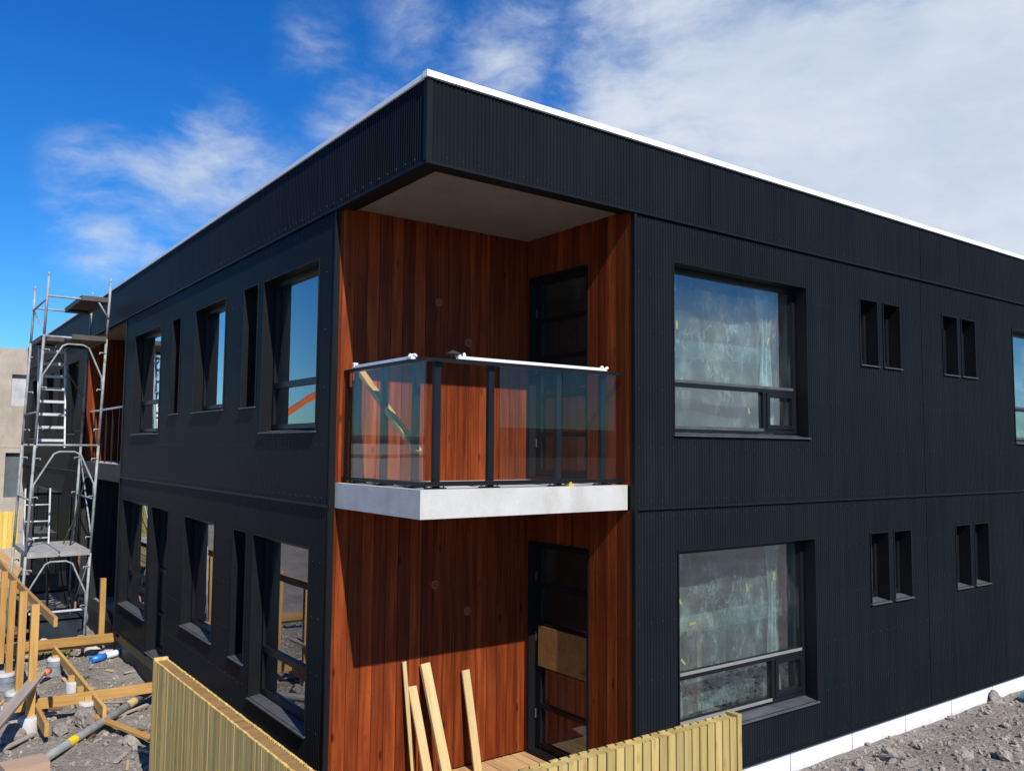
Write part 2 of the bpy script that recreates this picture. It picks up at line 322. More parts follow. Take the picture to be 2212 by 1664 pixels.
def ground_mat():
    m, t, b = new_mat('rubble_ground'); v = coords(t)
    big_ = tnoise(t, v, .55, 6); mid = tnoise(t, v, 3.2, 8, .65); fine_ = tnoise(t, v, 34, 6, .7)
    c = ramp(t, maths(t, 'MULTIPLY_ADD', mid, .55, maths(t, 'MULTIPLY', big_, .45)), [(.36, (.22, .195, .170)), (.5, (.36, .315, .265)), (.62, (.54, .47, .39))])
    pt = ramp(t, tnoise(t, v, 1.3, 7, .68), [(.46, (0, 0, 0)), (.6, (1, 1, 1))]); c = mixc(t, maths(t, 'MULTIPLY', pt, .6), c, (.155, .14, .13))
    c = mixc(t, .45, c, ramp(t, fine_, [(.3, (.11, .10, .094)), (.55, (.28, .25, .22)), (.75, (.46, .42, .37))]))
    vo = nd(t, 'ShaderNodeTexVoronoi', feature='F1'); vo.inputs['Scale'].default_value = 22; t.links.new(v, vo.inputs['Vector'])
    vg = nd(t, 'ShaderNodeSeparateColor'); t.links.new(vo.outputs['Color'], vg.inputs[0])
    c = mixc(t, .25, c, ramp(t, vg.outputs[0], [(0, (.10, .092, .085)), (.6, (.26, .235, .21)), (1, (.46, .42, .38))]))
    t.links.new(c, b.inputs['Base Color']); b.inputs['Roughness'].default_value = .95; b.inputs['Specular IOR Level'].default_value = .15
    h = maths(t, 'MULTIPLY_ADD', vo.outputs['Distance'], -.6, fine_); bump(t, b, h, .9, .03); return m
M['ground'] = ground_mat()
M['hill'] = simple('grassy_hill', (.06, .065, .035), .95, 0, .4, .02)
def rock_mat():
    m, t, b = new_mat('grey_rock'); v = coords(t)
    vo = nd(t, 'ShaderNodeTexVoronoi', feature='F1'); vo.inputs['Scale'].default_value = 3.5; t.links.new(v, vo.inputs['Vector'])
    g = nd(t, 'ShaderNodeSeparateColor'); t.links.new(vo.outputs['Color'], g.inputs[0])
    c = ramp(t, g.outputs[0], [(0, (.13, .117, .108)), (.45, (.25, .22, .195)), (.8, (.35, .31, .275)), (1, (.52, .47, .42))])
    n = tnoise(t, v, 30, 6, .65); c = mixc(t, .5, c, ramp(t, n, [(.3, (.12, .11, .10)), (.7, (.44, .39, .35))]), 'MIX')
    t.links.new(c, b.inputs['Base Color']); b.inputs['Roughness'].default_value = .95; b.inputs['Specular IOR Level'].default_value = .2
    bump(t, b, n, .6, .015); return m
M['rock'] = rock_mat()

# ------------------------------------------------------------------ mesh helpers
WM = {}                                # world matrix of every object made here
def link(o, W, parent=None):
    COL.objects.link(o); WM[o.name] = W
    if parent is not None:
        o.parent = parent; o.matrix_local = WM[parent.name].inverted() @ W
    else: o.matrix_local = W
    return o
def tag(o, label, cat, group=None, kind=None):
    if label: o['label'] = label
    if cat: o['category'] = cat
    if group: o['group'] = group
    if kind: o['kind'] = kind
    return o
def thing(name, loc, label, cat, group=None):
    o = bpy.data.objects.new(name, None); o.empty_display_size = .2
    link(o, Matrix.Translation(Vector(loc))); return tag(o, label, cat, group)
class MB:
    def __init__(s): s.v = []; s.f = []; s.mi = []; s.cur = 0; s.sm = []; s.smooth = False
    def face(s, idx): s.f.append(idx); s.mi.append(s.cur); s.sm.append(s.smooth)
    def quad(s, a, b, c, d):
        n = len(s.v); s.v += [Vector(a), Vector(b), Vector(c), Vector(d)]; s.face((n, n+1, n+2, n+3))
    def box(s, x0, x1, y0, y1, z0, z1):
        if x0 > x1: x0, x1 = x1, x0
        if y0 > y1: y0, y1 = y1, y0
        if z0 > z1: z0, z1 = z1, z0
        n = len(s.v)
        s.v += [Vector(p) for p in ((x0, y0, z0), (x1, y0, z0), (x1, y1, z0), (x0, y1, z0), (x0, y0, z1), (x1, y0, z1), (x1, y1, z1), (x0, y1, z1))]
        for q in ((0, 3, 2, 1), (4, 5, 6, 7), (0, 1, 5, 4), (1, 2, 6, 5), (2, 3, 7, 6), (3, 0, 4, 7)): s.face(tuple(n+i for i in q))
    def bar(s, p0, p1, w, h, upv=(0, 0, 1)):
        p0 = Vector(p0); p1 = Vector(p1); X = (p1-p0).normalized(); Z = Vector(upv)
        Y = Z.cross(X)
        if Y.length < 1e-4: Y = Vector((0, 1, 0)).cross(X)
        Y.normalize(); Z = X.cross(Y); n = len(s.v)
        for p in (p0, p1):
            for a, b in ((-1, -1), (1, -1), (1, 1), (-1, 1)): s.v.append(p + Y*(a*w/2) + Z*(b*h/2))
        for q in ((0, 1, 2, 3), (7, 6, 5, 4), (0, 4, 5, 1), (1, 5, 6, 2), (2, 6, 7, 3), (3, 7, 4, 0)): s.face(tuple(n+i for i in q))
    def tube(s, pts, r, n=10, caps=True):
        pts = [Vector(p) for p in pts]; old = s.smooth; rings = []
        ref = None
        for i, p in enumerate(pts):
            d = (pts[min(i+1, len(pts)-1)] - pts[max(i-1, 0)]).normalized()
            if ref is None:
                ref = Vector((0, 0, 1)) if abs(d.z) < .9 else Vector((1, 0, 0))
            a = (ref - d*ref.dot(d)).normalized(); b = d.cross(a); ref = a
            rr = r[i] if isinstance(r, (list, tuple)) else r
            base = len(s.v); rings.append(base)
            for k_ in range(n):
                t_ = 2*math.pi*k_/n; s.v.append(p + a*(rr*math.cos(t_)) + b*(rr*math.sin(t_)))
        s.smooth = True
        for i in range(len(pts)-1):
            for k_ in range(n):
                A = rings[i]; B = rings[i+1]; s.face((A+k_, A+(k_+1) % n, B+(k_+1) % n, B+k_))
        s.smooth = False
        if caps:
            s.face(tuple(rings[0]+k_ for k_ in reversed(range(n)))); s.face(tuple(rings[-1]+k_ for k_ in range(n)))
        s.smooth = old
    def rock(s, c, r, seed, sub=1, flat=.7):
        vs, fs = ICO[sub]; n = len(s.v); rv = Vector((seed*1.7, seed*.9, seed*2.3))
        rot = Matrix.Rotation(seed*1.3, 3, 'Z') @ Matrix.Rotation(seed*.7, 3, 'X')
        sx, sy = .75+.5*((seed*7.13) % 1), .75+.5*((seed*3.7) % 1)
        for p in vs:
            k_ = 1 + .42*mnoise.noise(p*1.2 + rv) + .22*mnoise.noise(p*2.9 + rv)
            q = rot @ Vector((p.x*sx, p.y*sy, p.z*flat)) * (k_*r)
            s.v.append(Vector(c) + q)
        for f in fs: s.face(tuple(n+i for i in f))
    def build(s, name, mat, parent=None, W=None):
        W = W or Matrix.Identity(4); Wi = W.inverted()
        me = bpy.data.meshes.new(name); me.from_pydata([tuple(Wi @ v) for v in s.v] if W != Matrix.Identity(4) else [tuple(v) for v in s.v], [], s.f)
        mats = mat if isinstance(mat, (list, tuple)) else [mat]
        for m in mats: me.materials.append(m)
        me.polygons.foreach_set('material_index', s.mi); me.polygons.foreach_set('use_smooth', s.sm)
        me.update()
        o = bpy.data.objects.new(name, me); return link(o, W, parent)
def ico(sub):
    t = (1+5**.5)/2; vs = [Vector(p).normalized() for p in ((-1, t, 0), (1, t, 0), (-1, -t, 0), (1, -t, 0), (0, -1, t), (0, 1, t), (0, -1, -t), (0, 1, -t), (t, 0, -1), (t, 0, 1), (-t, 0, -1), (-t, 0, 1))]
    fs = [(0, 11, 5), (0, 5, 1), (0, 1, 7), (0, 7, 10), (0, 10, 11), (1, 5, 9), (5, 11, 4), (11, 10, 2), (10, 7, 6), (7, 1, 8), (3, 9, 4), (3, 4, 2), (3, 2, 6), (3, 6, 8), (3, 8, 9), (4, 9, 5), (2, 4, 11), (6, 2, 10), (8, 6, 7), (9, 8, 1)]
    for _ in range(sub):
        c = {}; nf = []
        def mid(a, b):
            k_ = (min(a, b), max(a, b))
            if k_ not in c: c[k_] = len(vs); vs.append(((vs[a]+vs[b])/2).normalized())
            return c[k_]
        for a, b, d in fs:
            x, y, z = mid(a, b), mid(b, d), mid(d, a); nf += [(a, x, z), (b, y, x), (d, z, y), (x, y, z)]
        fs = nf
    return vs, fs
ICO = {0: ico(0), 1: ico(1), 2: ico(2)}
def frame_of(p0, p1, upv=(0, 0, 1)):
    p0 = Vector(p0); p1 = Vector(p1); X = (p1-p0).normalized(); Z = Vector(upv); Y = Z.cross(X)
    if Y.length < 1e-4: Y = Vector((0, 1, 0)).cross(X)
    Y.normalize(); Z = X.cross(Y); c = (p0+p1)/2
    return Matrix(((X.x, Y.x, Z.x, c.x), (X.y, Y.y, Z.y, c.y), (X.z, Y.z, Z.z, c.z), (0, 0, 0, 1))), (p1-p0).length
def plank(name, p0, p1, w, h, mat, parent=None, upv=(0, 0, 1), bev=.004):
    """a sawn timber lying along its own local X axis, edges eased"""
    W, L = frame_of(p0, p1, upv); m = MB(); n = 0; b = bev
    prof = [(-w/2+b, -h/2), (w/2-b, -h/2), (w/2, -h/2+b), (w/2, h/2-b), (w/2-b, h/2), (-w/2+b, h/2), (-w/2, h/2-b), (-w/2, -h/2+b)]
    bow = random.uniform(-.004, .004)*L; secs = 5; k_ = len(prof)
    for i in range(secs):
        t = i/(secs-1); dz = bow*4*t*(1-t)
        for y, z in prof: m.v.append(Vector((-L/2+L*t, y, z+dz)))
    for i in range(secs-1):
        for j in range(k_):
            A = i*k_; B = A+k_; m.face((A+j, B+j, B+(j+1) % k_, A+(j+1) % k_))
    m.face(tuple(range(k_))); m.face(tuple((secs-1)*k_+j for j in reversed(range(k_))))
    me = bpy.data.meshes.new(name); me.from_pydata([tuple(v) for v in m.v], [], m.f); me.materials.append(mat); me.update()
    return link(bpy.data.objects.new(name, me), W, parent)

# ------------------------------------------------------------------ apartment building
ZB, ZM, ZT = 6.0, 3.0, 6.73            # fascia underside, joint between the storeys, top of fascia
A_, B_ = 1.76, 2.41                    # recess of the corner balcony, along Y and X
END_Y, END_X = 25.2, 24.0
bld = thing('apartment_building', (0, 0, 0), 'two storey apartment block in black corrugated metal with reddish wood corner balcony recess', 'building')
def RF(u, o, z): return Vector((u, -o, z))      # right face (y = 0), o = outwards
def LF(u, o, z): return Vector((-o, u, z))      # left face (x = 0)
PITCH = .041
def clad(T, u0, u1, z0, z1, holes=(), base=0.0, screws=True, name='cladding', rows=None):
    m = MB(); zs = sorted({z0, z1} | {h[2] for h in holes if z0 < h[2] < z1} | {h[3] for h in holes if z0 < h[3] < z1})
    prof = [(0, .0125), (.36, .0125), (.5, .004), (.86, .004)] if T is RF or base > 0 else [(0, .0125), (.36, .0125), (.5, .0095), (.86, .0095)]
    flip = T is LF
    for a, b in zip(zs, zs[1:]):
        ivs = [(u0, u1)]
        for h in holes:
            if h[2] <= a+1e-6 and h[3] >= b-1e-6:
                nv = []
                for s_, e_ in ivs:
                    if h[1] <= s_ or h[0] >= e_: nv.append((s_, e_)); continue
                    if h[0] > s_: nv.append((s_, h[0]))
                    if h[1] < e_: nv.append((h[1], e_))
                ivs = nv
        for s_, e_ in ivs:
            pts = []; k0 = int(math.floor(s_/PITCH))-1; k1 = int(math.ceil(e_/PITCH))+1
            raw = [(k_*PITCH + f*PITCH, o) for k_ in range(k0, k1) for f, o in prof]
            def val(x):
                for (xa, oa), (xb, ob) in zip(raw, raw[1:]):
                    if xa <= x <= xb: return oa + (ob-oa)*(x-xa)/max(xb-xa, 1e-9)
                return 0
            pts = [(s_, val(s_))] + [p for p in raw if s_+1e-5 < p[0] < e_-1e-5] + [(e_, val(e_))]
            n = len(m.v)
            for x, o in pts: m.v.append(T(x, o+base, a)); m.v.append(T(x, o+base, b))
            for i in range(len(pts)-1):
                q = (n+2*i, n+2*i+2, n+2*i+3, n+2*i+1)
                m.face(q if not flip else q[::-1])
    # faint lapped sheet joints
    mats = [M['clad'], M['screw']]
    if screws:
        m.cur = 1; rr = rows or [z0+.06] + [z0 + (z1-z0)*i/5 for i in range(1, 5)] + [z1-.06]
        for z in rr:
            x = math.ceil(u0/PITCH)*PITCH + .18*PITCH
            while x < min(u1, 14):
                if not any(h[0]-.02 < x < h[1]+.02 and h[2]-.02 < z < h[3]+.02 for h in holes):
                    c = [T(x-.0055, .0125+base, z-.0055), T(x+.0055, .0125+base, z-.0055), T(x+.0055, .0125+base, z+.0055), T(x-.0055, .0125+base, z+.0055)]
                    c2 = [T(x-.004, .017+base, z-.004), T(x+.004, .017+base, z-.004), T(x+.004, .017+base, z+.004), T(x-.004, .017+base, z+.004)]
                    n = len(m.v); m.v += c+c2
                    fs = [(4, 5, 6, 7), (0, 1, 5, 4), (1, 2, 6, 5), (2, 3, 7, 6), (3, 0, 4, 7)]
                    for f in fs: m.face(tuple(n+i for i in (f if not flip else f[::-1])))
                x += PITCH*4
    return m.build(name, mats, bld)
def lbox(m, T, u0, u1, o0, o1, z0, z1):
    a = T(u0, o0, z0); b = T(u1, o1, z1); m.box(a.x, b.x, a.y, b.y, a.z, b.z)

# openings: (u0, u1, z0, z1, kind)
def rep(lst): return lst
RU = [(2.97, 5.29, 3.77, 5.56, 'big'), (6.42, 6.84, 4.725, 5.56, 'slot'), (6.965, 7.39, 4.725, 5.56, 'slot'), (8.52, 8.95, 4.725, 5.56, 'slot'), (9.06, 9.49, 4.725, 5.56, 'slot'),
      (10.70, 13.0, 3.77, 5.56, 'big'), (14.3, 14.72, 4.725, 5.56, 'slot'), (14.85, 15.27, 4.725, 5.56, 'slot')]
RL = [(3.02, 5.38, .70, 2.565, 'big'), (6.55, 6.98, 1.70, 2.565, 'slot'), (7.10, 7.53, 1.70, 2.565, 'slot'), (8.72, 9.15, 1.70, 2.565, 'slot'), (9.27, 9.71, 1.70, 2.565, 'slot'),
      (10.87, 13.2, .70, 2.565, 'big'), (14.3, 14.72, 1.7, 2.565, 'slot'), (14.85, 15.27, 1.7, 2.565, 'slot')]
LU = [(2.155, 3.78, 3.775, 5.555, 'bigl'), (3.96, 4.48, 4.09, 5.567, 'slotl'), (5.18, 6.57, 4.095, 5.563, 'mid'), (7.33, 7.80, 4.105, 5.567, 'slotl'), (8.48, 10.32, 3.815, 5.57, 'bigl'),
      (15.95, 17.4, 3.88, 5.6, 'mid'), (18.2, 18.7, 4.1, 5.56, 'slotl'), (19.6, 21.0, 4.1, 5.56, 'mid'), (22.2, 23.8, 3.8, 5.56, 'bigl')]
LL = [(2.23, 3.89, .70, 2.565, 'bigl'), (4.11, 4.60, 1.03, 2.57, 'slotl'), (5.35, 6.77, 1.045, 2.583, 'mid'), (7.62, 8.68, .30, 2.61, 'doorl'), (8.88, 10.76, .77, 2.62, 'bigl')]
RECY0, RECY1 = 11.08, 15.0
cladpieces = [
    clad(RF, B_+.01, END_X, ZM+.03, ZB-.02, [h[:4] for h in RU]),
    clad(RF, B_+.01, END_X, .235, ZM-.0, [h[:4] for h in RL]),
    clad(LF, A_+.01, RECY0, ZM+.03, ZB-.02, [h[:4] for h in LU]),
    clad(LF, A_+.01, RECY0+.08, .235, ZM-.0, [h[:4] for h in LL]),
    clad(LF, RECY1, END_Y, ZM+.03, ZB-.02, [h[:4] for h in LU]),
    clad(LF, RECY1, END_Y, 2.45, ZM, []),
]
def fascia(T, u0, u1, name='fascia_cladding'):
    return clad(T, u0, u1, ZB+.012, ZT, (), .016, True, name, [ZB+.07])
fascia(RF, -.016, END_X); fascia(LF, -.016, END_Y)
# trims: corner posts, drip edges, joints
m = MB()
m.box(-.034, .022, -.034, .022, ZB+.0, ZT)                                  # corner of the fascia
m.build('corner_trim', M['trim'], bld)
m = MB(); m.box(-.022, .03, A_-.004, A_+.022, .22, ZB-.012); m.build('corner_trim', M['trim'], bld)
m = MB(); m.box(B_-.004, B_+.026, -.022, .03, .22, ZB-.012); m.build('corner_trim', M['trim'], bld)
m = MB(); m.box(-.028, .03, RECY0-.04, RECY0+.006, .22, ZB-.012); m.build('corner_trim', M['trim'], bld)
m = MB(); m.box(-.028, .03, RECY1-.006, RECY1+.05, .3, ZB-.012); m.build('corner_trim', M['trim'], bld)
m = MB()
m.box(-.034, END_X, -.036, .05, ZB-.012, ZB+.012); m.box(-.036, .05, .05, END_Y, ZB-.012, ZB+.012)   # drip edge of the fascia
m.build('drip_edge', M['trim'], bld)
m = MB(); m.box(B_+.026, END_X, -.032, .02, ZM+.004, ZM+.03); m.build('storey_joint', M['trim'], bld)
m = MB(); m.box(-.032, .02, A_+.022, RECY0-.04, ZM+.004, ZM+.03); m.box(-.032, .02, RECY1+.05, END_Y, ZM+.004, ZM+.03); m.build('storey_joint', M['trim'], bld)
m = MB(); m.box(B_+.026, END_X, -.026, .02, .215, .238); m.build('base_flashing', M['trim'], bld)
m = MB(); m.box(-.026, .02, A_+.022, 7.62, .215, .238); m.box(-.026, .02, 8.68, RECY0+.08, .215, .238); m.build('base_flashing', M['trim'], bld)
# sheet joints
def joint(x0, x1, y0, y1, z0, z1): m = MB(); m.box(x0, x1, y0, y1, z0, z1); m.build('sheet_joint', M['trim'], bld)
for x in (.78, 1.32, 2.43, 3.55, 4.65, 5.75, 6.85, 7.95, 9.05, 10.15, 11.25, 12.35): joint(x-.0018, x+.0018, -.0300, -.012, ZB+.02, ZT-.005)
for x in (5.75, 7.95, 10.15, 12.35): joint(x-.0015, x+.0015, -.0140, .0, ZM+.035, ZB-.02); joint(x-.0015, x+.0015, -.0140, .0, .24, ZM)
for y in (1.1, 2.2, 3.3, 4.4, 5.5, 6.6, 7.7, 8.8): joint(-.0300, -.012, y-.002, y+.002, ZB+.02, ZT-.005)
# roof and white coping
m = MB(); m.box(.2, END_X-.2, .2, END_Y-.2, ZT-.25, ZT-.05); m.build('roof', M['felt'], bld)
m = MB(); m.box(-.05, END_X, -.055, .02, ZT, ZT+.054); m.build('white_coping', M['white_flash'], bld)
m = MB(); m.box(-.044, .3, .021, END_Y, ZT, ZT+.046); m.build('white_coping', M['white_flash'], bld)
# inner structure
m = MB()
m.box(.01, B_+.3, .01, A_+.3, ZB+.06, ZB+.2)
m.build('soffit_slab', M['room'], bld)
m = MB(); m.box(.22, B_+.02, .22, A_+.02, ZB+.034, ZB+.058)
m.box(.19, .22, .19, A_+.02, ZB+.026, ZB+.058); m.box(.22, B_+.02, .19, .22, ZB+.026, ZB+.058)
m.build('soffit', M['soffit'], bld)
m = MB(); m.box(.022, .189, .022, A_, ZB+.0125, ZB+.055); m.box(.189, B_, .022, .189, ZB+.0125, ZB+.055); m.build('soffit_edge', M['trim'], bld)
m = MB()
for z0, z1 in ((2.72, 2.98), (5.72, 5.97)):
    m.box(B_+.2, END_X-.3, .35, 6.5, z0, z1); m.box(.35, 6.5, 6.5, RECY0-.25, z0, z1); m.box(2.75, 6.5, RECY0-.25, RECY1+.25, z0, z1); m.box(.35, 6.5, RECY1+.25, END_Y-.3, z0, z1); m.box(.35, B_+.2, A_+.2, 6.5, z0, z1)
m.box(B_+.3, END_X, .35, 6, .05, .2); m.box(.35, 6, A_+.3, END_Y, .05, .2)
m.build('floor_slab', M['room_floor'], bld)
m = MB()
for z0, z1 in ((.2, 2.72), (2.98, 5.72)):
    m.box(B_+.2, END_X-.3, 5.0, 5.1, z0, z1)
    m.box(4.2, 4.3, A_+.3, END_Y-.3, z0, z1)
    for x in (5.9, 8.2, 10.2, 13.9): m.box(x-.05, x+.05, .35, 5.0, z0, z1)
    for y in (4.05, 7.0, 8.75 if z0 < 1 else 8.2, 10.8, 15.3, 19, 22): m.box(.35 if not RECY0-.2 < y < RECY1 else 2.75, 4.2, y-.05, y+.05, z0, z1)
    m.box(B_+.2, B_+.28, A_+.2, 5, z0, z1)
m.build('inner_wall', M['room'], bld)
m = MB()                                                                    # wall core behind the sheets
def core(T, u0, u1, z0, z1, holes):
    zs = sorted({z0, z1} | {h[2] for h in holes} | {h[3] for h in holes})
    for a, b in zip(zs, zs[1:]):
        ivs = [(u0, u1)]
        for h in holes:
            if h[2] <= a+1e-6 and h[3] >= b-1e-6:
                nv = []
                for s_, e_ in ivs:
                    if h[1] <= s_ or h[0] >= e_: nv.append((s_, e_)); continue
                    if h[0] > s_: nv.append((s_, h[0]))
                    if h[1] < e_: nv.append((h[1], e_))
                ivs = nv
        for s_, e_ in ivs: lbox(m, T, s_, e_, -.03, -.33, a, b)
gr = lambda hs: [(h[0]-.02, h[1]+.02, h[2]-.02, h[3]+.02) for h in hs]
core(RF, B_+.2, END_X-.05, .24, ZM-.02, gr(RL)); core(RF, B_+.2, END_X-.05, ZM+.02, ZB-.03, gr(RU)); core(RF, -.0+.35, END_X-.05, ZB+.22, ZT-.02, [])
core(LF, A_+.2, RECY0-.2, .24, ZM-.02, gr(LL)); core(LF, A_+.2, RECY0-.2, ZM+.02, ZB-.03, gr(LU)); core(LF, .35, END_Y-.05, ZB+.22, ZT-.02, [])
core(LF, RECY1+.2, END_Y-.05, ZM+.02, ZB-.03, gr(LU[5:]))
m.build('wall_core', M['room'], bld)

# plinth
m = MB()
xs = [B_+.06, 3.63, 4.87, 6.10, 7.32, 8.52, 9.73, 10.94, 12.15, 13.36, 14.57, 15.8, 17, 18.2, 19.4, END_X]
for a, b in zip(xs, xs[1:]): m.box(a+.007, b-.007, .012, .12, -.35, .212)
m.build('white_plinth', M['xps'], bld)
m = MB(); m.box(.03, .06, A_+.05, 11.2, .03, .213); m.build('base_board', M['rail_brown'], bld)
m = MB(); m.box(.062, .3, A_+.05, END_Y, -.4, .21); m.build('foundation_wall', M['dark_sheet'], bld)
m = MB(); m.box(B_+.06, END_X, .122, .3, -.4, .21); m.build('foundation_wall', M['pile'], bld)

# wood lining of the recesses: boards with open joints
def boards(axis, c, a, b, z0, z1, face, holes=(), pitch=.14):
    """vertical boards from a to b on the plane axis=c; face = -1 for a surface looking to the negative side"""
    m = MB(); k_ = math.floor((a + (c))/pitch)
    edges = [a] + [i*pitch-c for i in range(int(math.floor((a+c)/pitch))-1, int(math.ceil((b+c)/pitch))+1) if a+.004 < i*pitch-c < b-.004] + [b]
    for e0, e1 in zip(edges, edges[1:]):
        zsegs = [(z0, z1, e0, e1)]
        for h in holes:
            ns = []
            for s0, s1, u0, u1 in zsegs:
                if h[1] <= u0 or h[0] >= u1: ns.append((s0, s1, u0, u1)); continue
                if h[0] > u0: ns.append((s0, s1, u0, h[0]))
                if h[1] < u1: ns.append((s0, s1, h[1], u1))
                q0, q1 = max(u0, h[0]), min(u1, h[1])
                if h[2] > s0: ns.append((s0, h[2], q0, q1))
                if h[3] < s1: ns.append((h[3], s1, q0, q1))
            zsegs = ns
        for s0, s1, u0, u1 in zsegs:
            if u1-u0 < .006: continue
            p = random.uniform(0, .002); ch = .004
            prof = [(u0+.0004, .011), (u0+ch, p), (u1-ch, p), (u1-.0004, .011)]
            n = len(m.v)
            for u, dd in prof:
                for z in (s0, s1):
                    w_ = c - face*dd
                    m.v.append(Vector((w_, u, z)) if axis == 0 else Vector((u, w_, z)))
            for i in range(3): m.face((n+2*i, n+2*i+2, n+2*i+3, n+2*i+1))
    m.cur = 1                                                              # nail rows
    zz = z0+.35
    while zz < z1:
        for e0, e1 in zip(edges, edges[1:]):
            for u in (e0+.03, e1-.03):
                if any(h[0]-.02 < u < h[1]+.02 and h[2]-.02 < zz < h[3]+.02 for h in holes): continue
                if axis == 1: m.box(u-.003, u+.003, c+face*.003, c-face*.002, zz-.003, zz+.003)
                else: m.box(c+face*.003, c-face*.002, u-.003, u+.003, zz-.003, zz+.003)
        zz += .6
    back = .022
    m.cur = 0
    return m
DZ = .22
DU = (.69, 1.72, 3.27, 5.58); DL = (.675, 1.70, .235, 2.56)
for z0, z1, d in ((ZM+.24, ZB+.034, DU), (.215, ZM+.0, DL)):
    w1 = boards(1, A_, .0, B_, z0, z1, -1); w1.build('wood_cladding', [M['wood'], M['screw']], bld)
    w2 = boards(0, B_, .0, A_, z0, z1, -1, [d]); w2.build('wood_cladding', [M['wood'], M['screw']], bld)
m = MB(); m.box(.03, B_+.2, A_+.024, A_+.2, .2, ZB+.03)
for z0, z1, d in ((ZM-.1, ZB+.03, DU), (.2, ZM-.1, DL)):
    m.box(B_+.024, B_+.2, .03, d[0]-.0, z0, z1); m.box(B_+.024, B_+.2, d[1], A_+.024, z0, z1); m.box(B_+.024, B_+.2, d[0], d[1], d[3], z1); m.box(B_+.024, B_+.2, d[0], d[1], z0, d[2])
m.build('recess_core', M['dark_sheet'], bld)
# round sleeves in the wood wall
for x, z in ((1.59, 4.771), (1.20, 5.18), (1.205, 2.158), (1.62, 1.842)):
    m = MB(); m.tube([(x+.038*math.cos(t*math.pi/10), A_-.003, z+.038*math.sin(t*math.pi/10)) for t in range(21)], .007, 6, False)
    m.build('cable_sleeve', M['ringwood'], bld)
    m = MB(); m.tube([(x, A_-.0035, z), (x, A_+.0, z)], .026, 16); m.build('sleeve_cap', M['brownwood'], bld)

# doors of the corner recess
def door(d, boarded):
    y0, y1, z0, z1 = d; xj = B_+.17
    m = MB()                                                               # lining of the opening
    m.box(B_-.006, xj, y1-.022, y1+.004, z0, z1); m.box(B_-.006, xj, y0-.004, y0+.022, z0, z1); m.box(B_-.006, xj, y0+.022, y1-.022, z1-.022, z1+.004); m.box(B_-.006, xj, y0+.022, y1-.022, z0-.004, z0+.02)
    dr = m.build('balcony_door', M['trim'], bld)
    m = MB()
    yb, ya = y1-.03, y0+.03; x0, x1 = B_+.09, B_+.15
    zz0, zz1 = z0+.03, z1-.03
    rows_ = 5; rh = (zz1-zz0-.05)/rows_
    for y in ((ya, ya+.07), (yb-.09, yb)): m.box(x0, x1, y[0], y[1], zz0, zz1)
    for i in range(rows_+1): m.box(x0+.004, x1-.004, ya+.07, yb-.09, zz0+i*rh, zz0+i*rh+(.05 if 0 < i < 5 else .07))
    m.build('door_leaf', M['frame'], dr)
    m = MB(); m.box(x0+.028, x0+.032, ya+.06, yb-.08, zz0+.04, zz1-.02); m.build('pane', M['glass_door'], dr)
    for z in (z0+.35, z0+1.2, z1-.45):
        m = MB(); m.box(x0-.012, x0, yb-.012, yb+.004, z, z+.10); m.build('hinge', M['sill'], dr)
    m = MB(); m.box(x0-.05, x0-.035, ya+.02, ya+.04, z0+1.0, z0+1.02); m.box(x0-.05, x0, ya+.03, ya+.045, z0+1.0, z0+1.02); m.box(x0-.05, x0-.035, ya+.03, ya+.15, z0+1.0, z0+1.02); m.build('handle', M['sill'], dr)
    if boarded:
        W_ = MB(); W_.box(x0-.012, x0-.002, ya+.03, yb-.055, zz0+2*rh+.02, zz0+3*rh+.02); W_.build('plywood_panel', M['ply'], dr)
        W_ = MB(); W_.box(x0+.05, x0+.06, ya+.07, yb-.08, zz0+rh+.02, zz0+2*rh+.02); W_.build('inner_board', M['ply'], dr)
door(DU, False); door(DL, True)

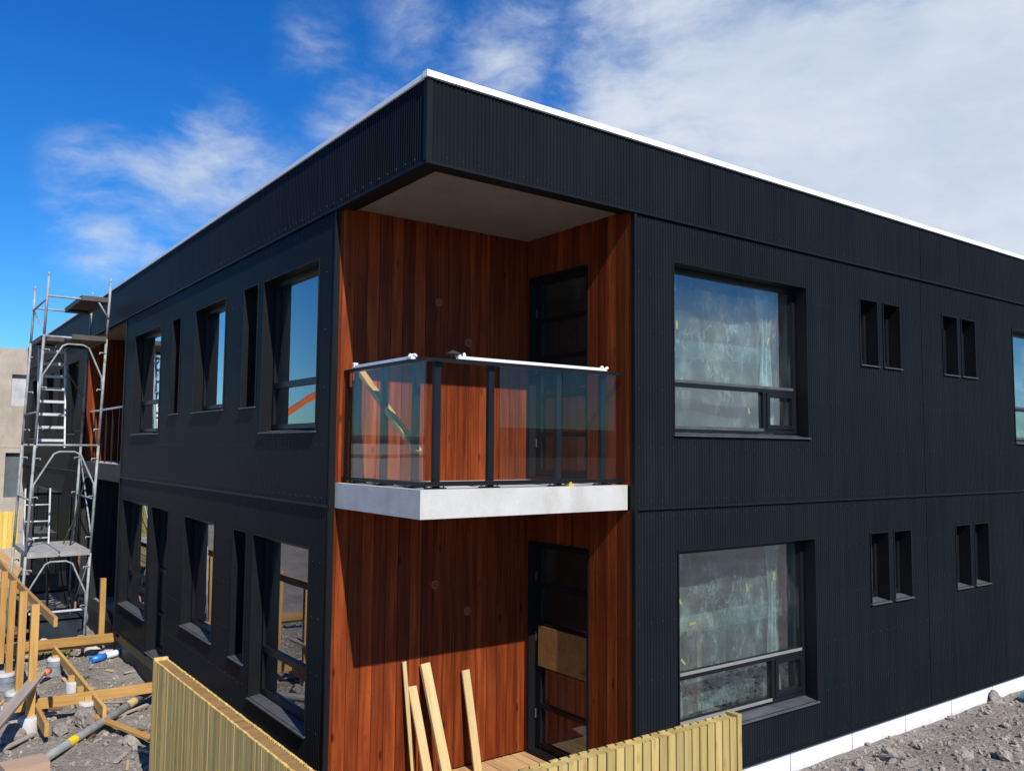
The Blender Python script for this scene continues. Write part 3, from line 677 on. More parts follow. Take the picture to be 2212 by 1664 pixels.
# windows
def window(T, u0, u1, z0, z1, kind):
    left = T is LF; dep = .13 if T is LF else .16; m = MB()
    # casing: thin dark lining of the reveal, a few mm proud of the ribs
    th = .012; o = .021
    lbox(m, T, u0-.003, u0+th, -dep-.07, o, z0, z1); lbox(m, T, u1-th, u1+.003, -dep-.07, o, z0, z1); lbox(m, T, u0-.003, u1+.003, -dep-.07, o, z1+.0004, z1+th)
    win = m.build('window', M['trim'], bld)
    m = MB()
    a = T(u0-.012, o+.018, z0-.012); b = T(u1+.012, o+.018, z0-.012); c = T(u1+.012, -dep-.07, z0+.030); d = T(u0-.012, -dep-.07, z0+.030)
    dn = Vector((0, 0, -.012)); n = len(m.v); m.v += [a, b, c, d, a+dn, b+dn, c+dn, d+dn]
    for q in ((0, 1, 2, 3), (7, 6, 5, 4), (0, 4, 5, 1), (1, 5, 6, 2), (2, 6, 7, 3), (3, 7, 4, 0)): m.face(tuple(n+i for i in q))
    m.build('sill', M['sill'], win)
    m = MB(); fa, fb = -dep-.06, -dep+.012; w = .055
    U0, U1, Z0, Z1 = u0+th, u1-th, z0+.032, z1
    lbox(m, T, U0, U0+w, fa, fb, Z0, Z1); lbox(m, T, U1-w, U1, fa, fb, Z0, Z1)
    lbox(m, T, U0+w, U1-w, fa, fb, Z1-w, Z1); lbox(m, T, U0+w, U1-w, fa, fb, Z0, Z0+w)
    tz = None
    if kind in ('big', 'bigl'):
        tz = z0+.545; lbox(m, T, U0+w, U1-w, fa, fb, tz-.035, tz+.035)
        if kind == 'big':
            mu = U1-.60; lbox(m, T, mu-.03, mu+.03, fa, fb, Z0+w, tz-.035)
            for q in ((mu+.03, mu+.085, Z0+w, tz-.035), (U1-w-.045, U1-w, Z0+w, tz-.035), (mu+.085, U1-w-.045, Z0+w, Z0+w+.05), (mu+.085, U1-w-.045, tz-.085, tz-.035)): lbox(m, T, q[0], q[1], fa+.01, fb+.012, q[2], q[3])
    if kind == 'mid':
        mu = U0+(U1-U0)*.30; lbox(m, T, mu-.035, mu+.035, fa, fb, Z0+w, Z1-w)
    if kind == 'doorl':
        for q in (.55, 1.25): lbox(m, T, U0+w, U1-w, fa, fb, Z0+q, Z0+q+.05)
    m.build('frame', M['frame'], win)
    m = MB(); a, b, c, d = T(U0+.03, -dep-.022, Z0+.03), T(U1-.03, -dep-.022, Z0+.03), T(U1-.03, -dep-.022, Z1-.03), T(U0+.03, -dep-.022, Z1-.03)
    m.quad(a, b, c, d) if not left else m.quad(d, c, b, a)
    m.build('pane', M['glass_left'] if left else M['glass'], win)
    if tz and not left:                                                     # bead strips; pale colour on lower windows imitates the sunlit frame ledge
        m = MB(); lbox(m, T, U0+w, U1-w, fb, fb+.004, tz+.008, tz+.040); m.build('glazing_bead', M['bead' if z0 < 2 else 'sill'], win)
        m = MB(); lbox(m, T, U0+w, mu-.03, fb, fb+.004, Z0+w-.03, Z0+w+.004); m.build('glazing_bead', M['bead' if z0 < 2 else 'sill'], win)
    return win
for h in RU+RL: window(RF, *h)
for h in LU+LL: window(LF, *h)

# balcony slabs and recess beyond the left windows
m = MB(); x0, x1, y0, y1 = .035, B_, .09, A_
m.box(x0, x1, y0, y1, 3.005, 3.25); m.build('balcony_slab', M['slab'], bld)
m = MB(); m.box(.03, 2.4, RECY0, RECY1, 3.0, 3.25); m.build('balcony_slab', M['slab'], bld)
m = MB(); m.box(-.02, .028, RECY0+.01, RECY1-.01, 2.98, 3.235); m.build('slab_edge', M['trim'], bld)
m = MB(); m.box(.05, 2.35, RECY0+.02, RECY1-.06, 2.9, 2.985); m.build('slab_lining', M['dark_sheet'], bld)
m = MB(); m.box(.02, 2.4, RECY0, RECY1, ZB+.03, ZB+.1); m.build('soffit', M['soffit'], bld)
for z0, z1 in ((3.25, ZB+.03), (.1, 3.0)):
    lin = [M['wood'], M['screw']] if z0 > 3 else [M['dark_sheet'], M['screw']]
    boards(1, RECY1, .0, 2.4, z0, z1, -1).build('wood_cladding' if z0 > 3 else 'dark_lining', lin, bld)
    boards(0, 2.4, RECY0, RECY1, z0, z1, -1, [(11.7, 13.2, z0, z0+2.25)]).build('dark_lining', [M['dark_sheet'], M['screw']], bld)
    m = MB(); m.box(2.46, 2.5, 11.7, 13.2, z0, z0+2.25)
    dr = m.build('terrace_door', M['frame'], bld)
    m = MB()
    for y in (11.7, 12.42, 13.12): m.box(2.42, 2.458, y, y+.08, z0, z0+2.25)
    for z in (0, .55, 1.1, 1.65, 2.17): m.box(2.424, 2.455, 11.78, 13.12, z0+z, z0+z+.06)
    m.build('door_leaf', M['frame'], dr)
m = MB(); m.box(.03, 2.5, RECY0-.22, RECY0-.0, .1, ZB); m.box(.03, 2.5, RECY1+.024, RECY1+.2, .1, ZB); m.box(2.51, 2.7, RECY0, RECY1, .1, ZB); m.build('recess_core', M['dark_sheet'], bld)
# ground floor beyond the recess: dark glazed front set back
m = MB()
for y in (15.1, 17.0, 18.9, 20.8, 22.7, 25.0): m.box(.12, .2, y, y+.09, .1, 2.45)
for z in (.1, 2.36): m.box(.125, .195, 15.19, 25.0, z, z+.09)
gf = m.build('glazed_front', M['frame'], bld)
m = MB(); m.box(.14, .18, 15.19, 25.0, .19, 2.36); m.build('dark_panel', M['dark_sheet'], gf)

# corner balcony railing
rail = MB(); zr = 4.355
rail.bar((.10, .15, zr), (B_-.01, .15, zr), .045, .03); rail.bar((.122, .172, zr), (.122, A_-.01, zr), .045, .03)
rl = rail.build('balcony_railing', M['frame'], bld)
m = MB(); m.box(.10, B_-.005, .128, .172, 3.275, 3.315); m.box(.10, .144, .172, A_-.005, 3.275, 3.315); m.build('bottom_rail', M['frame'], rl)
def post(x, y):
    m = MB(); m.box(x-.031, x+.031, y-.022, y+.022, 3.262, zr-.016); m.build('post', M['frame'], rl)
    m = MB(); m.box(x-.085, x+.085, y-.05, y+.05, 3.251, 3.262); m.build('base_plate', M['frame'], rl)
    m = MB()
    for dx in (-.062, .062):
        for dy in (-.036, .036): m.tube([(x+dx, y+dy, 3.262), (x+dx, y+dy, 3.292)], .008, 6)
    m.build('bolt', M['alu'], rl)
for x in (.245, .81, 1.60, 2.17): post(x, .20)
for y in (.45, 1.04, 1.60): post(.185, y)
m = MB(); m.box(.12, .15, A_-.04, A_-.004, 3.32, zr-.016); m.build('wall_channel', M['frame'], rl)
def pane(x0, y0, x1, y1):
    m = MB(); m.bar((x0, y0, 3.825), (x1, y1, 3.825), .010, 1.03); return m.build('glass_pane', M['glass_rail'], rl)
pane(.86, .122, 1.58, .122); pane(1.59, .122, 2.385, .122)
pane(.094, .135, .094, 1.03); pane(.094, 1.045, .094, A_-.03)
# far balcony railing
m = MB(); m.bar((.12, RECY0+.03, 4.36), (.12, RECY1-.02, 4.36), .05, .035); r2 = m.build('balcony_railing', M['alu'], bld)
y = RECY0+.3
while y < RECY1-.1: m = MB(); m.box(.108, .132, y-.012, y+.012, 3.25, 4.343); m.build('post', M['frame'], r2); y += .62

# ------------------------------------------------------------------ ground, hills
def gz(x, y):
    if x > 1: base = -.02 + .10*max(0, min(1, (-y-.2)/2.5))*max(0, min(1, (x-4)/3))
    else: base = -.02 - .24*max(0, min(1, 1-x))
    q = Vector((x, y, 0)); near = 1.0 if abs(x) < 16 and -12 < y < 28 else .3
    h = .10*mnoise.noise(q*.55) + .055*mnoise.noise(q*1.7+Vector((3, 1, 0))) + .028*mnoise.noise(q*5.1) + .014*mnoise.noise(q*13)
    if x > 1 and y > -.5: h = h*.35 - .0
    return base + h*near*(.8 if x > 1 else 1.0)
def axis_(fine, lo, hi, step):
    s = [-900, -500, -250, -120, -60, -35, -22]
    v = [t for t in s if t < lo-2]; t = lo
    while t < hi: v.append(t); t += step
    v += [t for t in (22, 30, 45, 70, 120, 250, 500, 900) if t > hi+2]; return v
gx = [x for x in axis_(1, -6, 12.5, .075)]; gy = [y for y in axis_(1, -5.0, 14.0, .085)]
gm = MB(); gm.smooth = True; ny = len(gy)
for x in gx:
    for y in gy: gm.v.append(Vector((x, y, gz(x, y))))
for i in range(len(gx)-1):
    for j in range(ny-1):
        a = i*ny+j
        if .5 < gx[i] < 11.9 and .3 < gy[j] < 13.8: continue               # under the building nothing is seen
        gm.face((a, a+ny, a+ny+1, a+1))
tag(gm.build('ground', M['ground']), None, None, kind='structure')
hm = MB(); N = 120; hm.smooth = True
for i in range(N):
    t = 2*math.pi*i/N
    r0, r1, r2_ = 420, 620, 820
    h = 15 + 14*mnoise.noise(Vector((math.cos(t)*2.2, math.sin(t)*2.2, 4))) + 5*mnoise.noise(Vector((math.cos(t)*8, math.sin(t)*8, 1)))
    back = max(0, min(1, .5-.9*math.sin(t)))                                # hills only behind the camera
    h *= back; h = max(h, .2)
    for r_, z in ((r0, -1), (r0+60, h*.55), (r1, h), (r2_, -2)): hm.v.append(Vector((r_*math.cos(t), r_*math.sin(t), z)))
for i in range(N):
    for k_ in range(3):
        a = i*4+k_; b = ((i+1) % N)*4+k_; hm.face((a, b, b+1, a+1))
tag(hm.build('hills', M['hill']), None, None, kind='structure')

# loose stones: gravel as one mass, larger stones one by one
gv = MB()
def visible_spot():
    if random.random() < .62:
        x = random.uniform(-4.2, -.02); y = random.uniform(2.5, 13.5)
        if x > -1.2 and y < 4.3: return None
    else:
        x = random.uniform(4.6, 14); y = random.uniform(-3.2, -.03)
    return x, y
n = 0
while n < 9000:
    s_ = visible_spot()
    if not s_: continue
    r_ = .008+.038*random.random()**3.2
    gv.rock((s_[0], s_[1], gz(*s_)+r_*.25), r_, random.random()*50, 0, .65); n += 1
tag(gv.build('gravel', M['rock']), None, None, kind='stuff')
for i in range(64):
    s_ = None
    while not s_: s_ = visible_spot()
    if i % 3: s_ = (random.uniform(5.0, 12.5), random.uniform(-2.4, -.12))
    r_ = random.uniform(.03, .07); m = MB(); m.rock((s_[0], s_[1], gz(*s_)+r_*.3), r_, random.random()*90, 2, .7)
    W = Matrix.Translation((s_[0], s_[1], gz(*s_)))
    right = s_[0] > 1
    tag(m.build('stone', M['rock'], None, W), 'loose grey stone on the rubble in front of the white plinth' if right else 'loose grey stone on the rubble among the deck timbers', 'stone', 'loose stones by the white plinth' if right else 'loose stones among the deck timbers')
def one_rock(u, v, r_, label, sd, mat='rock', flat=.7, sub=2):
    p = at(u, v, -.22 if u < 1000 else .02); m = MB(); m.rock((p.x, p.y, gz(p.x, p.y)+r_*.35), r_, sd, sub, flat)
    return tag(m.build('rock', M[mat], None, Matrix.Translation((p.x, p.y, gz(p.x, p.y)))), label, 'rock')
one_rock(188, 1560, .17, 'large brown grey rock beside the grey pipe and fallen plank', 3.2)
one_rock(285, 1598, .10, 'pale grey rock in the rubble just below the fallen plank', 5.1)
one_rock(128, 1583, .13, 'grey rock next to the white concrete pile at bottom left', 8.4)
one_rock(28, 1590, .16, 'rounded grey rock at the left edge below the grey plank', 9.9)
one_rock(2150, 1510, .11, 'large grey rock right of the white blocks at lower right', 2.7)
one_rock(1925, 1640, .11, 'broad brown rock at the bottom right corner of the rubble', 6.3)
one_rock(2055, 1545, .06, 'small pale rock in the middle of the right rubble', 4.4)
one_rock(2170, 1645, .10, 'dark rock at the lower right edge of the picture', 7.7)

# ------------------------------------------------------------------ terrace deck, fences, leaning timbers
dk = thing('terrace_deck', (0, 0, .2), 'terrace deck of tan boards below the corner balcony', 'deck')
x = -.86; i = 0
while x < B_-.02:
    w = min(.118, B_-.004-x)
    plank('deck_board', (x+w/2, -.78, .195), (x+w/2, A_-.012 if x > -.02 else 1.7, .195), w-.006, .028, M['deck'], dk); x += .118
def fence_panel(axis, c0, c1, s0, s1, z0, z1, mats, label, pitch, bw, outer):
    """boards on both sides of a rail; runs along `axis` from s0 to s1, thickness c0..c1 (c0 = outer side)"""
    mid_ = ((s0+s1)/2, (c0+c1)/2, z0) if axis == 0 else ((c0+c1)/2, (s0+s1)/2, z0)
    f = thing('timber_fence', mid_, label, 'fence')
    def bx(m, a0, a1, b0, b1, zz0, zz1):
        if axis == 0: m.box(a0, a1, b0, b1, zz0, zz1)
        else: m.box(b0, b1, a0, a1, zz0, zz1)
    sgn = 1 if c1 > c0 else -1; t = .024
    for side, (b0, b1) in enumerate(((c0, c0+sgn*t), (c1-sgn*t, c1))):
        m = MB(); k_ = math.ceil(s0/pitch); 
        while k_*pitch + bw <= s1+1e-6:
            a = k_*pitch
            if a >= s0-1e-6: bx(m, a+(.003 if side == 0 else .012), a+bw, b0+sgn*random.uniform(0, .003), b1, z0, z1-random.uniform(0, .006))
            k_ += 1
        m.build('board_panel', mats[0], f)
    m = MB(); bx(m, s0+.004, s1-.004, c0+sgn*(t+.002), c1-sgn*(t+.002), z1-.10, z1-.012); m.build('top_rail', mats[1], f)
    m = MB(); bx(m, s0+.004, s1-.004, c0+sgn*(t+.002), c1-sgn*(t+.002), z0+.15, z0+.25); m.build('bottom_rail', mats[1], f)
    for e in (s0+.004, s1-.09):
        m = MB(); bx(m, e, e+.085, c0+sgn*(t+.003), c1-sgn*(t+.003), z0-.15, z1-.102); m.build('post', mats[0], f)
    return f, bx
fr, bxr = fence_panel(0, -.925, -.79, -.80, 2.80, -.05, 1.19, (M['fence_r'], M['fence_r']), 'tan vertical board fence in front of the corner deck and plank', .1, .088, 0)
m = MB(); m.box(2.802, 2.86, -.925, -.79, -.05, 1.205); m.build('end_board', M['fence_r'], fr)
fl, bxl = fence_panel(1, -1.0, -.85, -.92, 4.18, -.15, 1.19, (M['fence_l'], M['rail_brown']), 'weathered greenish board fence with brown top rail left of the corner', .048, .0465, 0)
m = MB(); m.box(-1.0, -.85, 4.182, 4.235, -.15, 1.205); m.build('end_board', M['fence_l'], fl)
# timbers leaning on the wood wall
zd = .21
def lean(u, v, uf, vf, w, h, label, foot_y=1.05, roll=0):
    top = aty(u, v, A_-.035); d = ray(uf, vf); t = (zd-CAM.z)/d.z; foot = CAM+d*t
    o = plank('plank', foot, top, w, h, M['pine_pale'], None, (0, -1, .3)); tag(o, label, 'plank', 'pale planks leaning on the wood wall'); return o
J = lambda x, y: ((x/2.048+780)*.87843, (y/2.048+1260)*.87843)
lean(*J(437, 748), *J(487, 1370), .045, .02, 'thin narrow pale batten, leftmost leaning on the wood wall')
lean(*J(476, 872), *J(575, 1420), .098, .03, 'short pale plank leaning on the wood wall beside the thin batten')
lean(*J(540, 757), *J(665, 1390), .110, .045, 'thick doubled pale plank in the middle leaning on the wood wall')
lean(*J(745, 790), *J(808, 1300), .095, .028, 'pale plank leaning alone on the wood wall nearest the door')

# balcony loose things
H = lambda x, y: ((x/2.836+800)*.87843, (y/2.836+820)*.87843)
o = plank('brace_timber', atx(*H(235, 250), .215), atx(*H(650, 830), .215), .05, .075, M['pine'], None, (1, 0, 0)); tag(o, 'yellow timber laid diagonally behind the left balcony glass', 'timber')
def strip(p0, p1, label):
    t = thing('packing_strip', tuple(p0), label, 'packing strip')
    m = MB(); m.bar(p0, p1, .045, .026); m.build('strip', M['white_plastic'], t)
    for p, dd in ((p0, 1), (p1, -1)):
        d = (p1-p0).normalized(); m = MB()
        for i in range(6):
            q = p + d*(dd*.012*i) + Vector((random.uniform(-.02, .02), random.uniform(-.02, .02), random.uniform(0, .03)))
            m.rock(q, .017, i*3.1+p.x, 1, .8)
        m.build('crumpled_end', M['white_plastic'], t)
    return t
strip(Vector((.122, .40, zr+.034)), Vector((.122, 1.56, zr+.034)), 'white packing strip taped on the short left balcony rail')
strip(Vector((.42, .15, zr+.034)), Vector((2.17, .15, zr+.034)), 'long white packing strip taped on the front balcony rail')
m = MB(); m.tube([(.36, .15, zr+.036), (.31, .15, zr+.06), (.36, .14, zr+.075), (.44, .15, zr+.062), (.50, .16, zr+.03)], [.012, .016, .02, .018, .008], 8)
tag(m.build('tool_strap', M['rubber'], None, Matrix.Translation((.4, .15, zr))), 'dark strap wound on the balcony rail near the corner', 'strap')
m = MB(); m.box(1.66, 1.72, .10, .15, 3.251, 3.275); m.box(1.68, 1.70, .11, .14, 3.2752, 3.29)
tag(m.build('spacer_block', M['yellow_tape'], None, Matrix.Translation((1.69, .12, 3.25))), 'small yellow plastic block on the balcony slab edge', 'block')

# ------------------------------------------------------------------ plastic sheets behind the right hand windows
def sheet(u0, u1, z0, z1, label, tapes, sd):
    t = thing('plastic_sheet', ((u0+u1)/2, .42, z0), label, 'plastic sheet')
    def surf(a0, a1, y, amp, freq, name, mat, pinch=None, nx=40, nz_=30):
        m = MB(); m.smooth = True
        for i in range(nx+1):
            for j in range(nz_+1):
                s = i/nx; q = j/nz_; z = z0+(z1-z0)*q
                c = (a0+a1)/2; wd = (a1-a0)/2
                if pinch: wd *= (.30+.70*((q-pinch)/(1-pinch))**1.2) if q > pinch else (.30+.35*((pinch-q)/pinch)**.7)
                x = c + wd*(2*s-1)
                yy = y + amp*math.sin(s*freq+sd+2*math.sin(q*3)) + amp*1.6*mnoise.noise(Vector((x*2.2, z*1.3, sd)))
                m.v.append(Vector((x, yy, z)))
        for i in range(nx):
            for j in range(nz_):
                a = i*(nz_+1)+j; m.face((a, a+nz_+1, a+nz_+2, a+1))
        return m.build(name, mat, t)
    surf(u0+.05, u1-.05, .44, .035, 9, 'film', M['film'])
    surf(u0+.18, u0+.52, .38, .02, 13, 'gathered_film', M['film_dense'], .62)
    surf(u1-.50, u1-.10, .38, .02, 15, 'gathered_film', M['film_dense'], .62)
    surf(u0+.1, u1-.1, .47, .02, 5, 'film', M['film'])
    m = MB(); zc = z0+(z1-z0)*.52; m.smooth = True                           # a horizontal fold
    for i in range(31):
        x = u0+.1+(u1-u0-.2)*i/30
        for dz, dy in ((-.10, 0), (0, -.02), (.10, 0)): m.v.append(Vector((x, .40+dy, zc+dz+.03*mnoise.noise(Vector((x*2, sd, 0)))+(x-u0)*.02)))
    for i in range(30):
        for k_ in range(2): a = i*3+k_; m.face((a, a+3, a+4, a+1))
    m.build('fold', M['film'], t)
    for x, z, ang in tapes:
        m = MB(); d = Vector((math.cos(ang), 0, math.sin(ang)))*.045; m.bar(Vector((x, .335, z))-d, Vector((x, .335, z))+d, .004, .026, (0, 0, 1)); m.build('tape', M['yellow_tape'], t)
sheet(2.97, 5.3, 3.8, 5.56, 'hanging clear plastic sheet behind the upper large window right of the balcony', [(3.33, 5.0, 1.4), (3.40, 4.98, 1.6), (5.0, 4.93, 1.2), (4.62, 4.08, 1.8), (3.45, 4.37, .3)], 1.0)
sheet(3.02, 5.38, .72, 2.565, 'hanging clear plastic sheet behind the lower large window right of the deck', [(3.42, 1.98, 2.2), (3.62, 1.72, .1), (4.55, 2.02, 1.7), (5.05, 2.12, 1.5), (3.47, 1.33, 2.4)], 4.0)
sheet(10.7, 13.0, 3.8, 5.56, 'hanging clear plastic sheet behind the upper window at the right picture edge', [(11.0, 4.5, 2.5)], 7.0)
sheet(10.87, 13.2, .72, 2.565, 'hanging clear plastic sheet behind the lower window at the right picture edge', [(11.2, 1.8, 2.5)], 9.0)
# timber seen through the lower window
m = MB()
for i in range(6): m.box(3.35+.04*i, 4.75-.06*(i % 3), 1.0+.03*(i % 2), 1.7, 1.45+.09*i, 1.53+.09*i)
for x in (3.55, 4.5): m.box(x, x+.08, 1.05, 1.65, .2, 1.45)
tag(m.build('board_stack', M['brownwood'], None, Matrix.Translation((4.2, 1.5, .2))), 'stack of brown boards on trestles inside the lower large window', 'board stack')

# ------------------------------------------------------------------ beige unfinished wing
bw_ = thing('concrete_building', (-1.5, 25.3, 0), 'unfinished beige rendered building wing at the far left edge', 'building')
BY = 25.25
m = MB(); holes = [(-.43, -.02, 4.85, 5.86), (-.50, -.08, 1.94, 3.35), (-2.6, -1.6, 4.6, 5.9), (-2.6, -1.6, 1.6, 3.3)]
zs = sorted({-.4, 6.70} | {h[2] for h in holes} | {h[3] for h in holes})
for a, b in zip(zs, zs[1:]):
    ivs = [(-3.3, -.012 if a > 5.95 else .14)]
    for h in holes:
        if h[2] <= a+1e-6 and h[3] >= b-1e-6:
            nv = []
            for s_, e_ in ivs:
                if h[1] <= s_ or h[0] >= e_: nv.append((s_, e_)); continue
                nv += [(s_, h[0]), (h[1], e_)]
            ivs = nv
    for s_, e_ in ivs: m.box(s_, e_, BY, BY+.25, a, b)
m.box(-3.3, -3.05, BY+.25, BY+8, -.4, 6.70); m.box(-3.05, -.0, BY+.25, BY+8, 6.4, 6.69)
m.build('wall', M['beige'], bw_)
for i, h in enumerate(holes):
    m = MB(); m.box(h[0], h[1], BY+.13, BY+.16, h[2], h[3]); m.build('covered_window', M['wool'] if i in (0, 2) else M['tarwin'], bw_)
m = MB(); m.box(-3.3, .0, BY-.012, BY-.0, 3.52, 3.56); m.build('render_joint', M['beige'], bw_)

# yellow fence and far deck at the left edge
fy, _b = fence_panel(0, 21.0, 21.09, -3.2, -.52, .78, 1.78, (M['fence_y'], M['fence_y']), 'bright yellow board fence in front of the beige building', .11, .098, 0)
fd = thing('far_deck', (-1.6, 18.5, .6), 'raised wooden deck of pale boards beside the scaffold at left edge', 'deck')
x = -3.4
while x < -.95: plank('deck_board', (x+.06, 14.6, .64), (x+.06, 21.0, .70), .115, .03, M['deck'], fd); x += .122
for y in (14.62, 17, 20.8): plank('beam', (-3.4, y, .53), (-.93, y, .53), .06, .17, M['pine'], fd)
for px_, py_ in ((-3.2, 14.7), (-1.1, 14.7), (-1.1, 17.0), (-3.2, 17.0), (-1.1, 20.8)): plank('post', (px_, py_, -.15), (px_, py_, .44), .09, .09, M['pine'], fd, (1, 0, 0))

# ------------------------------------------------------------------ scaffold tower with ladders
sc = thing('scaffold_tower', (-.9, 12.4, 0), 'tall galvanised steel scaffold tower standing against the black facade', 'scaffold')
YF, YR = 11.5, 13.3
def sx(side, z): return (-1.30 if side == 0 else -.245) + (z-6.7)*.029
TR = .0245
def sframe(y, z0, z1, arch=True, mat='galv'):
    m = MB(); top = z1
    for s_ in (0, 1): m.tube([(sx(s_, z0), y, z0), (sx(s_, z1+.03), y, z1+.03)], TR, 10)
    l, r_ = sx(0, z1), sx(1, z1)
    m.tube([(l, y, z1), (r_, y, z1)], .022, 8)
    if arch:
        w = r_-l; zb = z1-.72
        m.tube([(sx(0, zb)+.03, y, zb-.22), (sx(0, zb)+.03, y, zb), (l+.30*w, y, z1-.16), (l+.38*w, y, z1-.12), (l+.62*w, y, z1-.12), (l+.72*w, y, z1-.17), (sx(1, zb)-.03, y, zb), (sx(1, zb)-.03, y, zb-.22)], .017, 8)
    else:
        m.tube([(sx(0, z1-.0), y, z1-.0), (sx(1, z1), y, z1)], .018, 8)
    for s_ in (0, 1):                                                        # locking pins
        for z in (z1-.25, z1-.95, z0+.3):
            x_ = sx(s_, z); dx = .10 if s_ == 0 else -.10
            m.tube([(x_, y-.02, z), (x_+dx, y-.03, z+.01)], .010, 6); m.tube([(x_+dx, y-.03, z+.01), (x_+dx*1.05, y-.03, z-.03)], .012, 6)
    return m.build('frame', M[mat], sc)
for y in (YF, YR):
    ar = y == YF
    sframe(y, -.2, 1.6, ar); sframe(y, 1.6, 3.6, ar); sframe(y, 3.6, 5.6, ar)
    m = MB()
    for s_ in (0, 1): m.tube([(sx(s_, 5.63), y, 5.63), (sx(s_, 6.72), y, 6.72)], TR*.95, 10); m.tube([(sx(s_, 6.7), y, 6.7), (sx(s_, 6.8), y, 6.8)], .017, 8)
    m.tube([(sx(0, 6.35), y, 6.35), (sx(1, 6.35), y, 6.35)], .02, 8)
    m.build('guard_frame', M['galv'], sc)
for z in (6.3, 4.2, 2.6):
    for s_ in ((0,) if z > 3 else (0, 1)): m = MB(); m.tube([(sx(s_, z), YF, z), (sx(s_, z), YR, z)], .018, 8); m.build('side_rail', M['galv'], sc)
def brace(p0, p1, mat='galv'): m = MB(); m.tube([p0, p1], .015, 8); m.build('brace', M[mat], sc)
brace((sx(1, 1.9), YF+.03, 1.9), (sx(1, 3.4), YR-.03, 3.4)); brace((sx(0, 5.45)+.5, YR+.05, 5.45), (sx(1, 4.5), YR+.05, 4.55), 'galv_rust'); brace((sx(0, 5.7), YF, 5.7), (sx(0, 6.3), YR, 6.3)); brace((sx(1, 0.0), YR, 0.0), (sx(1, 1.5), YF+.05, 1.5)); brace((sx(1, 6.05), YF-.03, 6.02), (sx(1, 6.5)-.22, YF-.03, 6.36))
def platform(z, f0, f1, mat, y0=YF-.06, y1=YR+.06):
    m = MB(); l, r_ = sx(0, z), sx(1, z); w = r_-l; n_ = 2 if f1-f0 > .7 else 1
    for i in range(n_):
        a = l+w*(f0+(f1-f0)*i/n_)+.012; b = l+w*(f0+(f1-f0)*(i+1)/n_)-.012
        m.box(a, b, y0, y1, z+.02, z+.045); m.box(a, a+.03, y0, y1, z-.045, z+.019); m.box(b-.03, b, y0, y1, z-.045, z+.019); m.box(a+.03, b-.03, y0, y0+.03, z-.045, z+.019); m.box(a+.03, b-.03, y1-.03, y1, z-.045, z+.019)
    return m.build('platform', M[mat], sc)
platform(1.62, 0, 1, 'deckplate'); platform(5.62, .42, 1, 'darkply'); platform(5.62, 0, .40, 'darkply', YF+.5, YR+.06); platform(6.37, .52, .98, 'darkply')
m = MB()
for s_ in (0, 1):
    for y in (YF, YR): m.box(sx(s_, -.1)-.06, sx(s_, -.1)+.06, y-.06, y+.06, -.28, -.26); m.tube([(sx(s_, -.1), y, -.27), (sx(s_, 0), y, .2)], .018, 8)
m.build('base_plate', M['galv_rust'], sc)
def ladder(x0, x1, y, z0, z1, step, flat, label, yt):
    t = thing('ladder', ((x0+x1)/2, y, z0), label, 'ladder', None)
    for x in (x0, x1):
        m = MB(); m.bar((x, y, z0), (x, yt, z1), .025, .06, (0, 1, 0)); m.build('stile', M['alu'], t)
    z = z0+.12
    while z < z1-.08:
        f = (z-z0)/(z1-z0); yy = y+(yt-y)*f; m = MB()
        if flat: m.box(x0+.013, x1-.013, yy-.06, yy+.06, z, z+.05)
        else: m.tube([(x0, yy, z), (x1, yy, z)], .015, 8)
        m.build('rung', M['alu'], t); z += step
    return t
ladder(-1.20, -.72, 12.75, 3.55, 5.55, .255, True, 'upper aluminium ladder with flat treads inside the scaffold', 13.15)
ladder(-1.33, -.90, 12.9, 1.67, 2.75, .32, False, 'short lower aluminium ladder standing on the lowest scaffold platform', 13.0)

# ------------------------------------------------------------------ unfinished deck frame, piles and loose timber at the left
df = thing('deck_frame', (-1.2, 8.5, -.1), 'unfinished deck frame of yellow treated timber posts and joists', 'deck frame')
Q = lambda x, y: ((x/2.583)*.87843, (y/2.583+1250)*.87843)
for y in (7.25, 8.50, 9.76, 11.0, 12.3):
    plank('post', (-1.81, y, -.12), (-1.81, y, 1.43), .098, .098, M['pine'], df, (1, 0, 0))
plank('rail', (-1.735, 6.05, 1.385), (-1.735, 12.6, 1.385), .045, .12, M['pine'], df)
BYF = 11.2
plank('beam', (-3.6, BYF, .07), (.04, BYF-.05, .07), .05, .16, M['pine'], df); plank('beam', (-3.6, BYF+.06, .02), (-.0, BYF+.01, .02), .05, .16, M['pine'], df)
p0 = at(*Q(150, 1190), .0); plank('beam', (-2.1, 7.55, .02), (.0, 7.50, .02), .048, .15, M['pine'], df)
plank('joist', (-.98, 11.1, -.02), (-.98, 6.75, -.02), .05, .15, M['pine'], df)
plank('joist', (-1.72, 7.9, -.04), (-1.72, 6.45, -.04), .05, .17, M['pine'], df)
for x, y in ((-1.06, 10.4), (-1.06, 8.85), (-1.06, 7.5), (-1.06, 8.1)):
    plank('post', (x, y, -.25), (x, y, .03), .09, .09, M['pine'], df, (1, 0, 0))
o = plank('post', (-.04-.06, 11.75, -.1), (-.10, 11.75, 1.08), .098, .098, M['pine'], None, (1, 0, 0)); o.name = 'timber_post'
tag(o, 'single tall yellow timber post standing at the end of the black wall', 'post')
